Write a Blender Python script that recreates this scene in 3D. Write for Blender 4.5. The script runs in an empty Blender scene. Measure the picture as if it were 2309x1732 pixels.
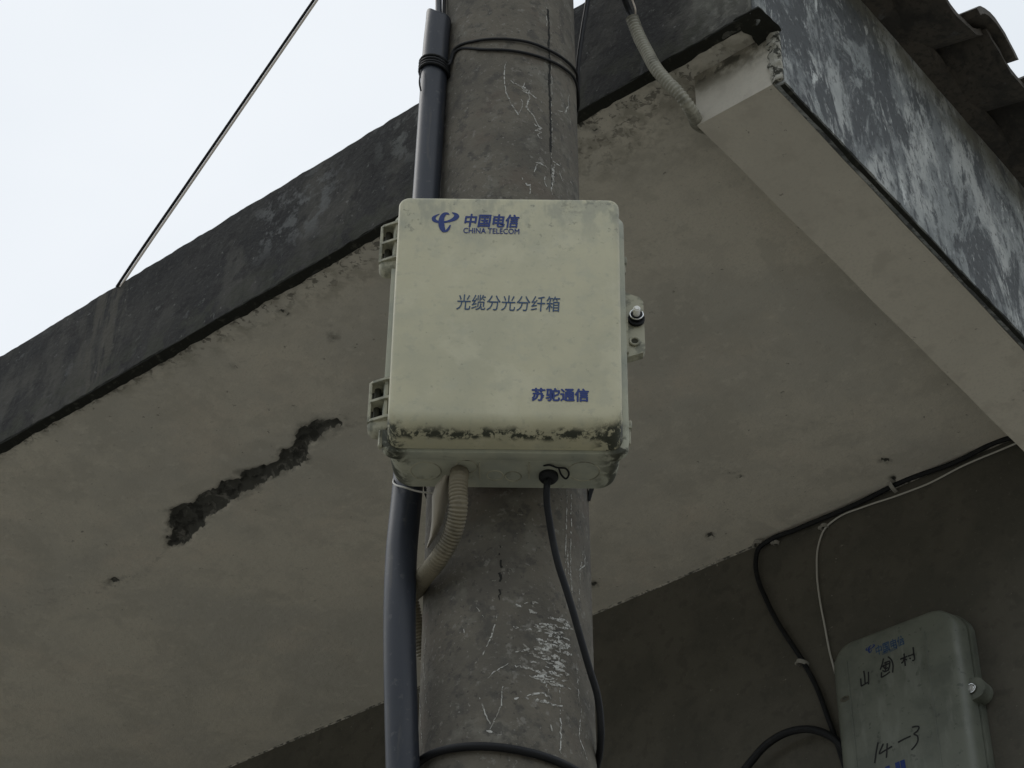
import bpy, bmesh, math, random
from math import sin, cos, tan, radians, pi, sqrt
from mathutils import Vector as V, Matrix, noise as mnoise
random.seed(7)
S = bpy.context.scene
COL = S.collection
EYE = 1.6                      # height of the camera above the ground; coordinates below are relative to the eye

# ---------------------------------------------------------------- camera
FPX, PITCH, ROLL, AZ = 4623.0, radians(39.33), radians(1.29), radians(50.07)
CX, CY = 1154.5, 866.0
Fw = V((0, cos(PITCH), sin(PITCH)))
X0 = V((1, 0, 0)); Y0 = X0.cross(Fw)
Xc = cos(ROLL) * X0 + sin(ROLL) * Y0
Yc = -sin(ROLL) * X0 + cos(ROLL) * Y0
cam_d = bpy.data.cameras.new('camera'); cam = bpy.data.objects.new('camera', cam_d); COL.objects.link(cam)
cam.matrix_world = Matrix(((Xc.x, Yc.x, -Fw.x, 0), (Xc.y, Yc.y, -Fw.y, 0), (Xc.z, Yc.z, -Fw.z, EYE), (0, 0, 0, 1)))
cam_d.sensor_width = 36; cam_d.lens = 36 * FPX / 2309; cam_d.clip_start = 0.05; cam_d.clip_end = 3000
S.camera = cam

# ---------------------------------------------------------------- light
SUN_EL, SUN_AZ = radians(52), radians(-60)        # azimuth clockwise from +Y
w = bpy.data.worlds.new('World'); S.world = w; w.use_nodes = True
nt = w.node_tree; N = nt.nodes; L = nt.links
bg = N['Background']
sky = N.new('ShaderNodeTexSky'); sky.sky_type = 'NISHITA'; sky.sun_disc = False
sky.sun_elevation = SUN_EL; sky.sun_rotation = SUN_AZ; sky.dust_density = 3
tc = N.new('ShaderNodeTexCoord')
mp = N.new('ShaderNodeMapping'); mp.inputs['Scale'].default_value = (1, 1, 1.8)
nz = N.new('ShaderNodeTexNoise'); nz.inputs['Scale'].default_value = 2.2; nz.inputs['Detail'].default_value = 4
cr = N.new('ShaderNodeValToRGB')
cr.color_ramp.elements[0].position = .3; cr.color_ramp.elements[0].color = (7.9, 8.5, 9.1, 1)
cr.color_ramp.elements[1].position = .7; cr.color_ramp.elements[1].color = (9.2, 9.6, 10.0, 1)
mx = N.new('ShaderNodeMix'); mx.data_type = 'RGBA'; mx.inputs['Factor'].default_value = .93
L.new(tc.outputs['Generated'], mp.inputs['Vector']); L.new(mp.outputs[0], nz.inputs['Vector']); L.new(nz.outputs['Fac'], cr.inputs['Fac'])
L.new(sky.outputs[0], mx.inputs['A']); L.new(cr.outputs[0], mx.inputs['B']); L.new(mx.outputs['Result'], bg.inputs['Color'])
bg.inputs['Strength'].default_value = 0.1
sl = bpy.data.lights.new('sun', 'SUN'); sl.energy = .5; sl.angle = radians(25); sl.color = (1, .96, .9)
so = bpy.data.objects.new('sun', sl); COL.objects.link(so)
sd = V((sin(SUN_AZ) * cos(SUN_EL), cos(SUN_AZ) * cos(SUN_EL), sin(SUN_EL)))
so.rotation_euler = sd.to_track_quat('Z', 'Y').to_euler()
S.view_settings.view_transform = 'Standard'; S.view_settings.look = 'None'
S.view_settings.exposure = 0; S.view_settings.gamma = 1
S.cycles.max_bounces = 8; S.cycles.diffuse_bounces = 5

# ---------------------------------------------------------------- geometry of the place
A = V((-sin(AZ), cos(AZ), 0)); B = V((cos(AZ), sin(AZ), 0)); K = V((0, 0, 1))
def H(a, b, z): return A * a + B * b + K * z               # house frame: a along the front, b into the house
def ray(u, v): return Fw + Xc * ((u - CX) / FPX) - Yc * ((v - CY) / FPX)
def on(u, v, n, d): r = ray(u, v); return r * (d / r.dot(n))
def onz(u, v, z): return on(u, v, K, z)
def ony(u, v, y): return on(u, v, V((0, 1, 0)), y)
def onb(u, v, b): return on(u, v, B, b)
def axis_x(z): return -0.0227 + (2.9725 - z) * (0.0278 / 1.6006)
def rad(z): return 0.1210 + (2.9725 - z) * (0.0018 / 1.6006)
def onpole(u, v, off=0.0):
    r = ray(u, v); z = 2.0; t = 2.4
    for _ in range(8):
        R = rad(z) + off; cx = axis_x(z)
        a_ = r.x * r.x + r.y * r.y; b_ = -2 * (r.x * cx + r.y * 2.5); c_ = cx * cx + 6.25 - R * R
        D = max(0.0, b_ * b_ - 4 * a_ * c_); t = (-b_ - sqrt(D)) / (2 * a_); z = r.z * t
    return r * t

# ---------------------------------------------------------------- object helpers
def tag(o, label=None, cat=None, group=None, kind=None):
    if label: o['label'] = label
    if cat: o['category'] = cat
    if group: o['group'] = group
    if kind: o['kind'] = kind
    return o
def thing(name, label, cat, loc, group=None):
    o = bpy.data.objects.new(name, None); COL.objects.link(o)
    o.location = V(loc) + V((0, 0, EYE)); o.empty_display_size = .05
    return tag(o, label, cat, group)
def root_loc(p):
    while p.parent: p = p.parent
    return p.location.copy()
def mesh(name, geo, mat, parent=None, smooth=False, label=None, loc=None, angle=35):
    """geo in eye-relative coordinates -> one mesh object"""
    vs, fs = geo
    off = root_loc(parent) if parent else (V(loc) + V((0, 0, EYE)) if loc is not None else V((0, 0, EYE)))
    me = bpy.data.meshes.new(name)
    me.from_pydata([tuple(V(v) + V((0, 0, EYE)) - off) for v in vs], [], fs); me.update()
    bm = bmesh.new(); bm.from_mesh(me); bmesh.ops.recalc_face_normals(bm, faces=bm.faces); bm.to_mesh(me); bm.free()
    if smooth:
        me.polygons.foreach_set('use_smooth', [True] * len(me.polygons))
        try: me.set_sharp_from_angle(angle=radians(angle))
        except Exception: pass
    me.materials.append(mat)
    o = bpy.data.objects.new(name, me); COL.objects.link(o)
    if parent: o.parent = parent
    else: o.location = off
    if label: o['label'] = label
    return o
def join(*gs):
    vs, fs = [], []
    for v, f in gs:
        n = len(vs); vs += list(v); fs += [tuple(i + n for i in q) for q in f]
    return vs, fs
def hexa(p):                       # eight corners: bottom four, top four
    return list(p), [(0, 1, 2, 3), (4, 5, 6, 7), (0, 1, 5, 4), (1, 2, 6, 5), (2, 3, 7, 6), (3, 0, 4, 7)]
def hbox(a0, a1, b0, b1, z0, z1, fn=H):
    return hexa([fn(a0, b0, z0), fn(a1, b0, z0), fn(a1, b1, z0), fn(a0, b1, z0), fn(a0, b0, z1), fn(a1, b0, z1), fn(a1, b1, z1), fn(a0, b1, z1)])
def spline(P, n):                  # chord-length Catmull-Rom through points, n samples per span
    P = [V(p) for p in P]; m = len(P); h = [max(1e-6, (P[i + 1] - P[i]).length) for i in range(m - 1)]
    T = []
    for i in range(m):
        if i == 0: T.append((P[1] - P[0]) / h[0])
        elif i == m - 1: T.append((P[-1] - P[-2]) / h[-1])
        else: T.append(((P[i + 1] - P[i]) / h[i] * h[i - 1] + (P[i] - P[i - 1]) / h[i - 1] * h[i]) / (h[i] + h[i - 1]))
    out = []
    for i in range(m - 1):
        for k in range(n):
            t = k / n; t2, t3 = t * t, t * t * t
            out.append(P[i] * (2 * t3 - 3 * t2 + 1) + T[i] * h[i] * (t3 - 2 * t2 + t) + P[i + 1] * (3 * t2 - 2 * t3) + T[i + 1] * h[i] * (t3 - t2))
    return out + [P[-1]]
def tube(P, r, seg=12, rf=None, caps=True, closed=False):
    n = len(P); vs, fs = [], []
    T = [(P[(i + 1) % n] - P[i - 1]) if closed else (P[min(i + 1, n - 1)] - P[max(i - 1, 0)]) for i in range(n)]
    T = [t.normalized() for t in T]
    u = T[0].orthogonal().normalized(); s = 0
    for i in range(n):
        u = (u - T[i] * u.dot(T[i])).normalized(); wv = T[i].cross(u)
        if i: s += (P[i] - P[i - 1]).length
        R = rf(s, i / max(1, n - 1)) if rf else r
        vs += [P[i] + (u * cos(2 * pi * k / seg) + wv * sin(2 * pi * k / seg)) * R for k in range(seg)]
    for i in range(n if closed else n - 1):
        j = (i + 1) % n
        for k in range(seg): fs.append((i * seg + k, i * seg + (k + 1) % seg, j * seg + (k + 1) % seg, j * seg + k))
    if caps and not closed: fs += [tuple(range(seg)), tuple(range((n - 1) * seg, n * seg))]
    return vs, fs
def resample(P, step):
    out = [P[0]]; acc = 0
    for i in range(1, len(P)):
        d = P[i] - P[i - 1]; l = d.length
        while l > 0 and acc + l >= step:
            t = (step - acc) / l; q = P[i - 1] + d * t; out.append(q)
            d = P[i] - q; P = P[:]; P[i - 1] = q; l = d.length; acc = 0
        acc += l
    return out
def corrugated(P, r, pitch=.0050, depth=.0021, seg=18):
    P = resample(P, pitch / 4)
    return tube(P, r, seg, rf=lambda s, t: r - depth * (.5 - .5 * cos(2 * pi * s / pitch)) ** 1.5)
def wobble(P, amp, sc=14, seed=0):
    return [p + V(mnoise.noise_vector(p * sc + V((seed, 0, 0)))) * amp for p in P]
def cyl(p0, p1, r0, r1=None, seg=20):
    return tube([V(p0), V(p1)], r0, seg, rf=lambda s, t: r0 + ((r1 if r1 is not None else r0) - r0) * t)
def ribbon(P, W, nrm, th=.0004):   # flat stroke of varying width lying on a surface; nrm(point) = outward normal
    n = len(P); vs, fs = [], []
    for i in range(n):
        t = (P[min(i + 1, n - 1)] - P[max(i - 1, 0)]).normalized(); q = nrm(P[i]); s = t.cross(q).normalized()
        hw = (W[i] if isinstance(W, (list, tuple)) else W) / 2
        for o_, h_ in ((-hw, 0), (-hw, th), (hw, th), (hw, 0)): vs.append(P[i] + s * o_ + q * h_)
    for i in range(n - 1):
        for k in range(4): fs.append((i * 4 + k, i * 4 + (k + 1) % 4, i * 4 + 4 + (k + 1) % 4, i * 4 + 4 + k))
    fs += [(0, 1, 2, 3), tuple(range(n * 4 - 4, n * 4))]
    return vs, fs
def ringpts(fn, y, hwb, hwt, zb, zt, rb, rt, seg=6):
    """rounded trapezoid ring in a local frame fn(x,y,z)"""
    out = []
    def hw(z): return hwb + (hwt - hwb) * (z - zb) / (zt - zb)
    for sx, cz, r, a0 in ((1, zt - rt, rt, 0), (-1, zt - rt, rt, 90), (-1, zb + rb, rb, 180), (1, zb + rb, rb, 270)):
        for k in range(seg + 1):
            t = radians(a0 + 90 * k / seg); z = cz + r * sin(t)
            out.append(fn(sx * (hw(z) - r) + r * cos(t), y, z))
    return out
def loft(rings, cap0=True, cap1=True):
    m = len(rings[0]); vs = [p for r in rings for p in r]; fs = []
    for i in range(len(rings) - 1):
        for k in range(m): fs.append((i * m + k, i * m + (k + 1) % m, (i + 1) * m + (k + 1) % m, (i + 1) * m + k))
    if cap0: fs.append(tuple(range(m)))
    if cap1: fs.append(tuple(range((len(rings) - 1) * m, len(rings) * m)))
    return vs, fs

# ---------------------------------------------------------------- materials
def material(name, base, layers=(), rough=.85, metal=0., bump=(), spec=.4, coat=0, alpha=None):
    """base: colour. layers: dicts(col, scale, lo, hi, stretch, detail, amt, dist, masks=[('axis',fn,centre,halfwidth,soft,namp,nscale) | ('attr',name,lo,hi,namp,nscale)])"""
    m = bpy.data.materials.new(name); m.use_nodes = True
    nt = m.node_tree; N = nt.nodes; L = nt.links; P = N['Principled BSDF']
    P.inputs['Roughness'].default_value = rough; P.inputs['Metallic'].default_value = metal
    P.inputs['Specular IOR Level'].default_value = spec; P.inputs['Coat Weight'].default_value = coat
    tc = N.new('ShaderNodeTexCoord')
    def noise(scale, detail=6, stretch=None, dist=0, rgh=.6, seed=0):
        n = N.new('ShaderNodeTexNoise'); n.inputs['Scale'].default_value = scale; n.inputs['Detail'].default_value = detail
        n.inputs['Distortion'].default_value = dist; n.inputs['Roughness'].default_value = rgh
        mpn = N.new('ShaderNodeMapping'); mpn.inputs['Location'].default_value = (seed * 3.1, seed * 1.7, seed * 2.3)
        if stretch:
            mpn.inputs['Scale'].default_value = stretch[:3]
            if len(stretch) > 3: mpn.inputs['Rotation'].default_value = (0, 0, stretch[3])
        L.new(tc.outputs['Object'], mpn.inputs['Vector']); L.new(mpn.outputs[0], n.inputs['Vector'])
        return n.outputs['Fac']
    def math_(op, a, b=None, c=None, clamp=False):
        n = N.new('ShaderNodeMath'); n.operation = op; n.use_clamp = clamp
        for i, x in enumerate((a, b, c)):
            if x is None: continue
            if isinstance(x, (int, float)): n.inputs[i].default_value = x
            else: L.new(x, n.inputs[i])
        return n.outputs[0]
    def ss(x, lo, hi):
        n = N.new('ShaderNodeMapRange'); n.interpolation_type = 'SMOOTHSTEP'
        L.new(x, n.inputs['Value']); n.inputs['From Min'].default_value = lo; n.inputs['From Max'].default_value = hi
        return n.outputs['Result']
    cur = None
    sx = None
    for li, ly in enumerate(layers):
        fac = None
        if 'scale' in ly:
            fac = ss(noise(ly['scale'], ly.get('detail', 7), ly.get('stretch'), ly.get('dist', 0), ly.get('rgh', .62), ly.get('seed', li)), ly.get('lo', .45), ly.get('hi', .6))
        for mk in ly.get('masks', ()):
            if mk[0] == 'attr':
                at = N.new('ShaderNodeAttribute'); at.attribute_name = mk[1]; x = at.outputs['Fac']
                if mk[4]: x = math_('MULTIPLY_ADD', math_('SUBTRACT', noise(mk[5], 8, seed=li + 9), .5), mk[4], x)
                f2 = ss(x, mk[2], mk[3])
            else:
                if sx is None:
                    sep = N.new('ShaderNodeSeparateXYZ'); L.new(tc.outputs['Object'], sep.inputs[0]); sx = sep.outputs
                _, ax, c_, hw_, soft, namp, nsc = mk
                x = sx[{'x': 0, 'y': 1, 'z': 2, 'X': 0}[ax]]
                if ax == 'X': x = math_('ABSOLUTE', x)
                if namp: x = math_('MULTIPLY_ADD', math_('SUBTRACT', noise(nsc, 7, seed=li + 5), .5), namp, x)
                x = math_('ABSOLUTE', math_('SUBTRACT', x, c_))
                f2 = math_('SUBTRACT', 1, ss(x, hw_ - soft, hw_ + soft))
            fac = f2 if fac is None else math_('MULTIPLY', fac, f2)
        if ly.get('amt', 1) != 1: fac = math_('MULTIPLY', fac, ly['amt'])
        mxn = N.new('ShaderNodeMix'); mxn.data_type = 'RGBA'
        L.new(fac, mxn.inputs['Factor'])
        if cur is None: mxn.inputs['A'].default_value = (*base, 1)
        else: L.new(cur, mxn.inputs['A'])
        mxn.inputs['B'].default_value = (*ly['col'], 1)
        cur = mxn.outputs['Result']
    if cur is None: P.inputs['Base Color'].default_value = (*base, 1)
    else: L.new(cur, P.inputs['Base Color'])
    if alpha: L.new(ss(noise(alpha[0], 5, seed=3), alpha[1], alpha[2]), P.inputs['Alpha'])
    prev = None
    for sc, st, dist_ in bump:
        b = N.new('ShaderNodeBump'); b.inputs['Strength'].default_value = st; b.inputs['Distance'].default_value = dist_
        L.new(noise(sc, 8, seed=sc), b.inputs['Height'])
        if prev: L.new(prev, b.inputs['Normal'])
        prev = b.outputs[0]
    if prev: L.new(prev, P.inputs['Normal'])
    return m
INF = 99.
M = {}
M['pole'] = material('weathered_concrete', (.152, .138, .112), [
    dict(col=(.108, .10, .084), scale=6, lo=.40, hi=.62),
    dict(col=(.19, .182, .155), scale=17, lo=.52, hi=.66, amt=.6),
    dict(col=(.075, .072, .065), scale=38, lo=.52, hi=.64, amt=.7),
    dict(col=(.26, .25, .225), scale=75, lo=.58, hi=.68, amt=.55),
    dict(col=(.05, .048, .044), scale=110, lo=.60, hi=.66, amt=.6),
    dict(col=(.33, .32, .29), scale=160, lo=.63, hi=.69, amt=.6),
    dict(col=(.13, .105, .085), scale=12, lo=.55, hi=.68, amt=.5, seed=40),
], rough=.92, bump=((90, .6, .003), (300, .5, .001)))
M['scratch'] = material('white_scratches', (.52, .52, .49), [dict(col=(.28, .27, .24), scale=160, lo=.44, hi=.56)], rough=.9, alpha=(300, .40, .47))
M['crack'] = material('dark_seam', (.022, .022, .02), rough=.95, alpha=(260, .36, .42))
M['pipe'] = material('blue_grey_plastic', (.023, .028, .039), [dict(col=(.036, .040, .050), scale=9, lo=.5, hi=.7, stretch=(3, 3, .4), amt=.6), dict(col=(.12, .12, .115), scale=70, lo=.60, hi=.68, amt=.3), dict(col=(.07, .068, .062), scale=30, lo=.54, hi=.66, stretch=(2, 2, .3), amt=.45)], rough=.40, bump=((60, .08, .002),))
M['black'] = material('black_rubber', (.010, .011, .013), [dict(col=(.022, .022, .022), scale=40, lo=.5, hi=.66, amt=.6)], rough=.55, spec=.25)
M['conduit'] = material('beige_conduit', (.215, .19, .135), [dict(col=(.10, .09, .065), scale=20, lo=.45, hi=.62, amt=.8), dict(col=(.1, .095, .08), scale=70, lo=.6, hi=.7, amt=.5)], rough=.6)
M['greyconduit'] = material('grey_conduit', (.36, .35, .29), [dict(col=(.16, .155, .125), scale=22, lo=.45, hi=.62, amt=.8)], rough=.55)
M['lid'] = material('aged_cream_plastic', (.50, .475, .328), [
    dict(col=(.435, .42, .298), scale=7, lo=.42, hi=.66),
    dict(col=(.55, .525, .38), scale=13, lo=.5, hi=.66, amt=.6, seed=21),
    dict(col=(.42, .415, .31), scale=28, lo=.50, hi=.66, amt=.5),
    dict(col=(.33, .33, .26), scale=70, lo=.55, hi=.66, amt=.35),
    dict(col=(.27, .275, .22), scale=22, lo=.45, hi=.60, amt=.6, stretch=(1.6, 1, .7), masks=[('axis', 'z', .225, .075, .05, .06, 9)]),
    dict(col=(.14, .15, .12), scale=75, lo=.60, hi=.67, amt=.6, masks=[('axis', 'z', .225, .10, .08, .06, 9)]),
    dict(col=(.13, .14, .11), scale=40, lo=.50, hi=.62, amt=.75, seed=4, masks=[('axis', 'z', .24, .05, .03, .05, 20), ('axis', 'x', .125, .055, .03, 0, 1)]),
    dict(col=(.2, .2, .16), scale=90, lo=.635, hi=.70, amt=.55),
    dict(col=(.045, .05, .034), scale=62, lo=.45, hi=.54, dist=.25, rgh=.7, masks=[('axis', 'y', .0185, .0075, .004, .020, 36), ('axis', 'z', -.235, .036, .006, 0, 1)]),
    dict(col=(.045, .05, .034), scale=62, lo=.44, hi=.53, dist=.25, rgh=.7, masks=[('axis', 'x', .155, .026, .014, .03, 30), ('axis', 'z', -.235, .055, .02, .05, 26), ('axis', 'y', .05, .046, .004, .02, 26)]),
    dict(col=(.06, .065, .045), scale=62, lo=.46, hi=.56, dist=.25, rgh=.7, masks=[('axis', 'x', -.155, .020, .014, .03, 30), ('axis', 'z', -.235, .034, .01, .04, 26), ('axis', 'y', .05, .045, .004, .02, 26)]),
], rough=.48, bump=((35, .12, .004), (260, .2, .0006)), spec=.45)
M['base'] = material('aged_cream_plastic_base', (.43, .435, .345), [
    dict(col=(.33, .345, .29), scale=11, lo=.42, hi=.66),
    dict(col=(.22, .23, .19), scale=40, lo=.58, hi=.68, amt=.6),
    dict(col=(.055, .058, .04), scale=36, lo=.42, hi=.54, dist=.5, masks=[('axis', 'X', .175, .036, .016, .04, 30), ('axis', 'z', -.235, .05, .02, .03, 26)]),
], rough=.55, bump=((200, .2, .0008),))
M['hinge'] = material('weathered_grey_plastic', (.40, .39, .30), [dict(col=(.16, .165, .13), scale=50, lo=.45, hi=.62, amt=.8)], rough=.6)
M['gap'] = material('dark_gap_fill', (.045, .045, .032), rough=.9)  # dark colour standing in for shade in gaps; also on the hinge pins
M['ink'] = material('blue_print', (.008, .030, .17), [dict(col=(.03, .06, .18), scale=180, lo=.5, hi=.7, amt=.5)], rough=.5)
M['ink2'] = material('faded_teal_blue_print', (.02, .06, .14), [dict(col=(.10, .145, .17), scale=200, lo=.47, hi=.65, amt=.6)], rough=.5)
M['steel'] = material('bright_steel', (.75, .76, .76), rough=.25, metal=.9)
M['bolt_glint'] = material('white_bolt_glint', (.9, .9, .88), rough=.35)  # white base colour paints the sky's reflection on the bolt end
M['marker'] = material('black_marker', (.012, .012, .014), rough=.6)
M['box2'] = material('pale_grey_green_plastic', (.155, .168, .138), [
    dict(col=(.115, .126, .105), scale=8, lo=.42, hi=.62), dict(col=(.21, .225, .195), scale=14, lo=.54, hi=.66, stretch=(2, 2, .5), amt=.5), dict(col=(.06, .065, .055), scale=60, lo=.6, hi=.68, amt=.6)], rough=.4, bump=((30, .1, .003),))
M['whitewire'] = material('white_plastic_wire', (.5, .49, .45), rough=.5)
M['palewire'] = material('pale_wire', (.80, .72, .64), rough=.45)
M['clip'] = material('dusty_white_plastic', (.30, .29, .26), rough=.6)
M['wall'] = material('dark_cement_render', (.115, .107, .088), [dict(col=(.092, .087, .072), scale=5, lo=.4, hi=.6), dict(col=(.16, .15, .13), scale=70, lo=.6, hi=.68, amt=.5), dict(col=(.075, .07, .06), scale=32, lo=.52, hi=.64, amt=.5), dict(col=(.3, .28, .24), scale=55, lo=.69, hi=.72, amt=.8)], rough=.95, bump=((120, .5, .002), (14, .3, .006)))  # dark grey-brown cement with random mottling
SOFFCOL = (.62, .585, .505)
M['soffit'] = material('lime_washed_soffit', SOFFCOL, [
    dict(col=(.52, .50, .445), scale=2.2, lo=.40, hi=.60),
    dict(col=(.45, .43, .375), scale=5, lo=.52, hi=.60, dist=.4, amt=.45, seed=71, rgh=.7),
    dict(col=(.66, .60, .51), scale=3.7, lo=.5, hi=.7, amt=.6, seed=31),
    dict(col=(.48, .455, .40), scale=12, lo=.48, hi=.66, amt=.45),
    dict(col=(.36, .34, .3), scale=60, lo=.60, hi=.68, amt=.4),
    dict(col=(.22, .21, .18), scale=48, lo=.675, hi=.71, amt=.8, seed=14),
    dict(col=(.70, .67, .59), scale=34, lo=.56, hi=.68, amt=.35),
    dict(col=(.5, .475, .42), scale=150, lo=.5, hi=.62, amt=.4),
    dict(col=(.33, .31, .26), scale=24, lo=.44, hi=.62, dist=.3, amt=.75, masks=[('attr', 'grime', .15, .9, .35, 9)]),
    dict(col=(.12, .115, .098), scale=58, lo=.52, hi=.60, dist=.5, amt=.85, masks=[('attr', 'grime', .45, 1.0, .45, 16)]),
    dict(col=(.36, .34, .30), masks=[('attr', 'faint', -.012, .004, .03, 22)], scale=60, lo=.46, hi=.58, amt=.6),
    dict(col=(.25, .24, .21), masks=[('attr', 'spall', -.018, .002, .034, 24)], scale=34, lo=.40, hi=.56, amt=.75),
    dict(col=(.085, .085, .076), masks=[('attr', 'spall', -.001, .002, .020, 60)]),
    dict(col=(.20, .195, .175), scale=30, lo=.54, hi=.62, dist=.4, amt=.8, masks=[('attr', 'spall', -.001, .002, .020, 60)]),
    dict(col=(.03, .03, .027), scale=26, lo=.50, hi=.58, seed=50, amt=.8, masks=[('attr', 'spall', .004, .012, .03, 30)]),
], rough=.95, bump=((70, .4, .003), (9, .25, .01), (220, .5, .0015)))
M['beam'] = material('lime_washed_beam', (.62, .585, .505), [
    dict(col=(.56, .53, .46), scale=3, lo=.4, hi=.62), dict(col=(.46, .43, .37), scale=16, lo=.5, hi=.66, amt=.5), dict(col=(.5, .475, .42), scale=150, lo=.5, hi=.62, amt=.4),
    dict(col=(.2, .185, .16), scale=50, lo=.66, hi=.70, amt=.7),
    dict(col=(.19, .175, .14), scale=18, lo=.36, hi=.58, amt=.85, masks=[('axis', 'y', -1.4, .035, .02, .0, 20), ('axis', 'z', 4.63, .085, .03, .06, 12)]),
    dict(col=(.09, .085, .07), scale=30, lo=.47, hi=.58, amt=.9, masks=[('axis', 'y', -1.4, .035, .02, .0, 20), ('axis', 'z', 4.60, .03, .01, .04, 26)]),
], rough=.92, bump=((80, .3, .002),))
M['fascia'] = material('black_mould_fascia', (.021, .022, .023), [
    dict(col=(.032, .032, .031), scale=4, lo=.42, hi=.62),
    dict(col=(.072, .070, .062), scale=6, lo=.48, hi=.64, amt=.85, stretch=(1, 1, .6)),
    dict(col=(.014, .014, .015), scale=16, lo=.50, hi=.62, amt=.7),
    dict(col=(.085, .088, .088), scale=11, lo=.59, hi=.64, dist=.3, amt=.75, rgh=.7),
    dict(col=(.12, .125, .12), scale=24, lo=.64, hi=.68, dist=.3, amt=.7, stretch=(1, 1, .7)),
    dict(col=(.16, .16, .15), scale=55, lo=.64, hi=.69, amt=.7),
    dict(col=(.05, .05, .047), scale=100, lo=.52, hi=.62, amt=.5),
    dict(col=(.068, .066, .058), scale=9, lo=.42, hi=.60, amt=.9, seed=61, stretch=(1.2, 1, .5), masks=[('axis', 'x', -1.95, .42, .2, .3, 5), ('axis', 'z', 4.68, .12, .06, .08, 6)]),
    dict(col=(.125, .13, .13), scale=14, lo=.50, hi=.58, amt=.8, seed=62, rgh=.7, masks=[('axis', 'x', -1.02, .13, .08, .12, 8), ('axis', 'z', 4.80, .09, .05, .06, 9)]),
    dict(col=(.11, .115, .11), scale=16, lo=.50, hi=.58, amt=.8, seed=63, rgh=.7, masks=[('axis', 'x', -.66, .10, .06, .1, 8), ('axis', 'z', 4.84, .08, .05, .06, 9)]),
    dict(col=(.085, .08, .065), scale=18, lo=.42, hi=.56, amt=.7, seed=64, stretch=(2, 1, .35), masks=[('axis', 'x', -1.66, .07, .05, .10, 8)]),
    dict(col=(.13, .13, .115), scale=11, lo=.38, hi=.6, amt=.85, masks=[('axis', 'x', .34, .30, .06, .22, 6), ('axis', 'z', 4.9, .31, .1, .1, 8)]),
    dict(col=(.24, .24, .21), scale=40, lo=.48, hi=.62, amt=.5, masks=[('axis', 'x', .30, .22, .08, .16, 8)]),
    dict(col=(.045, .047, .036), scale=16, lo=.44, hi=.56, amt=.7, seed=12, masks=[('axis', 'z', 4.62, .05, .03, .05, 20)]),
], rough=.95, bump=((60, .7, .004), (14, .4, .01), (180, .5, .002)))
M['lip'] = material('black_moss', (.016, .017, .013), [dict(col=(.05, .05, .04), scale=60, lo=.55, hi=.7)], rough=1, bump=((150, .6, .002),))
M['fasciaR'] = material('mouldy_grey_render', (.45, .465, .455), [
    dict(col=(.27, .29, .29), scale=5, lo=.4, hi=.62, stretch=(1, 1, .6)),
    dict(col=(.20, .215, .22), scale=13, lo=.44, hi=.58, dist=.3, stretch=(1, 1, .5)),
    dict(col=(.10, .107, .113), scale=5.0, lo=.485, hi=.545, dist=.5, stretch=(1, 1.25, .6), seed=3, rgh=.72, detail=12),
    dict(col=(.10, .108, .115), scale=17, lo=.53, hi=.62, dist=.3, stretch=(1, 1.2, .5), seed=8, rgh=.75, detail=12),
    dict(col=(.60, .62, .61), scale=22, lo=.59, hi=.68, dist=.4, stretch=(1, 1.3, .45), seed=5, rgh=.75),
    dict(col=(.42, .44, .435), scale=60, lo=.56, hi=.68, amt=.55, stretch=(1, 1, .6)),
    dict(col=(.07, .075, .078), scale=48, lo=.55, hi=.66, amt=.6, stretch=(1, 1, .6), seed=17),
    dict(col=(.2, .195, .16), scale=12, lo=.35, hi=.6, amt=.8, masks=[('axis', 'z', 5.06, .11, .06, .12, 7)]),
    dict(col=(.04, .04, .035), scale=90, lo=.60, hi=.66, amt=.7),
], rough=.93, bump=((50, .6, .004), (12, .4, .01), (160, .5, .0015)))
M['tile'] = material('dark_clay_tile', (.080, .070, .058), [dict(col=(.042, .039, .035), scale=9, lo=.42, hi=.6), dict(col=(.09, .078, .064), scale=24, lo=.52, hi=.66, amt=.6), dict(col=(.03, .028, .026), scale=70, lo=.5, hi=.62, amt=.6), dict(col=(.17, .175, .175), scale=18, lo=.6, hi=.72, amt=.5)], rough=.9, bump=((60, .5, .003),))
M['ground'] = material('dusty_concrete_ground', (.29, .275, .24), [dict(col=(.24, .23, .20), scale=.7, lo=.4, hi=.62), dict(col=(.34, .325, .285), scale=5, lo=.5, hi=.7, amt=.5)], rough=.95, bump=((20, .4, .01),))
M['blocker'] = material('dark_horizon_blocker', (.045, .06, .03), [dict(col=(.025, .035, .02), scale=.08, lo=.4, hi=.6)], rough=1)  # dark green for the added ring that blocks the low sky
M['groundpaint'] = M['ground']

# ---------------------------------------------------------------- ground and the added, unseen, light-blocking ring of hills
g = mesh('ground', ([V((-400, -400, -EYE)), V((400, -400, -EYE)), V((400, 400, -EYE)), V((-400, 400, -EYE))], [(0, 1, 2, 3)]), M['ground'], loc=(0, 0, -EYE)); g['kind'] = 'structure'
hv, hf = [], []
for i in range(97):
    t = 2 * pi * i / 96
    hh = 55 + 22 * sin(3 * t + 1) + 12 * sin(7 * t) + 6 * sin(17 * t + 2)
    hv += [V((200 * cos(t), 200 * sin(t), -EYE - .5)), V((255 * cos(t), 255 * sin(t), hh * .7)), V((300 * cos(t), 300 * sin(t), hh))]
    if i: n = 3 * i; hf += [(n - 3, n, n + 1, n - 2), (n - 2, n + 1, n + 2, n - 1)]
hl = mesh('horizon_blocker', (hv, hf), M['blocker'], smooth=True, loc=(0, 0, -EYE)); hl['kind'] = 'structure'  # unseen ring added to cut horizon light on the wall

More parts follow.
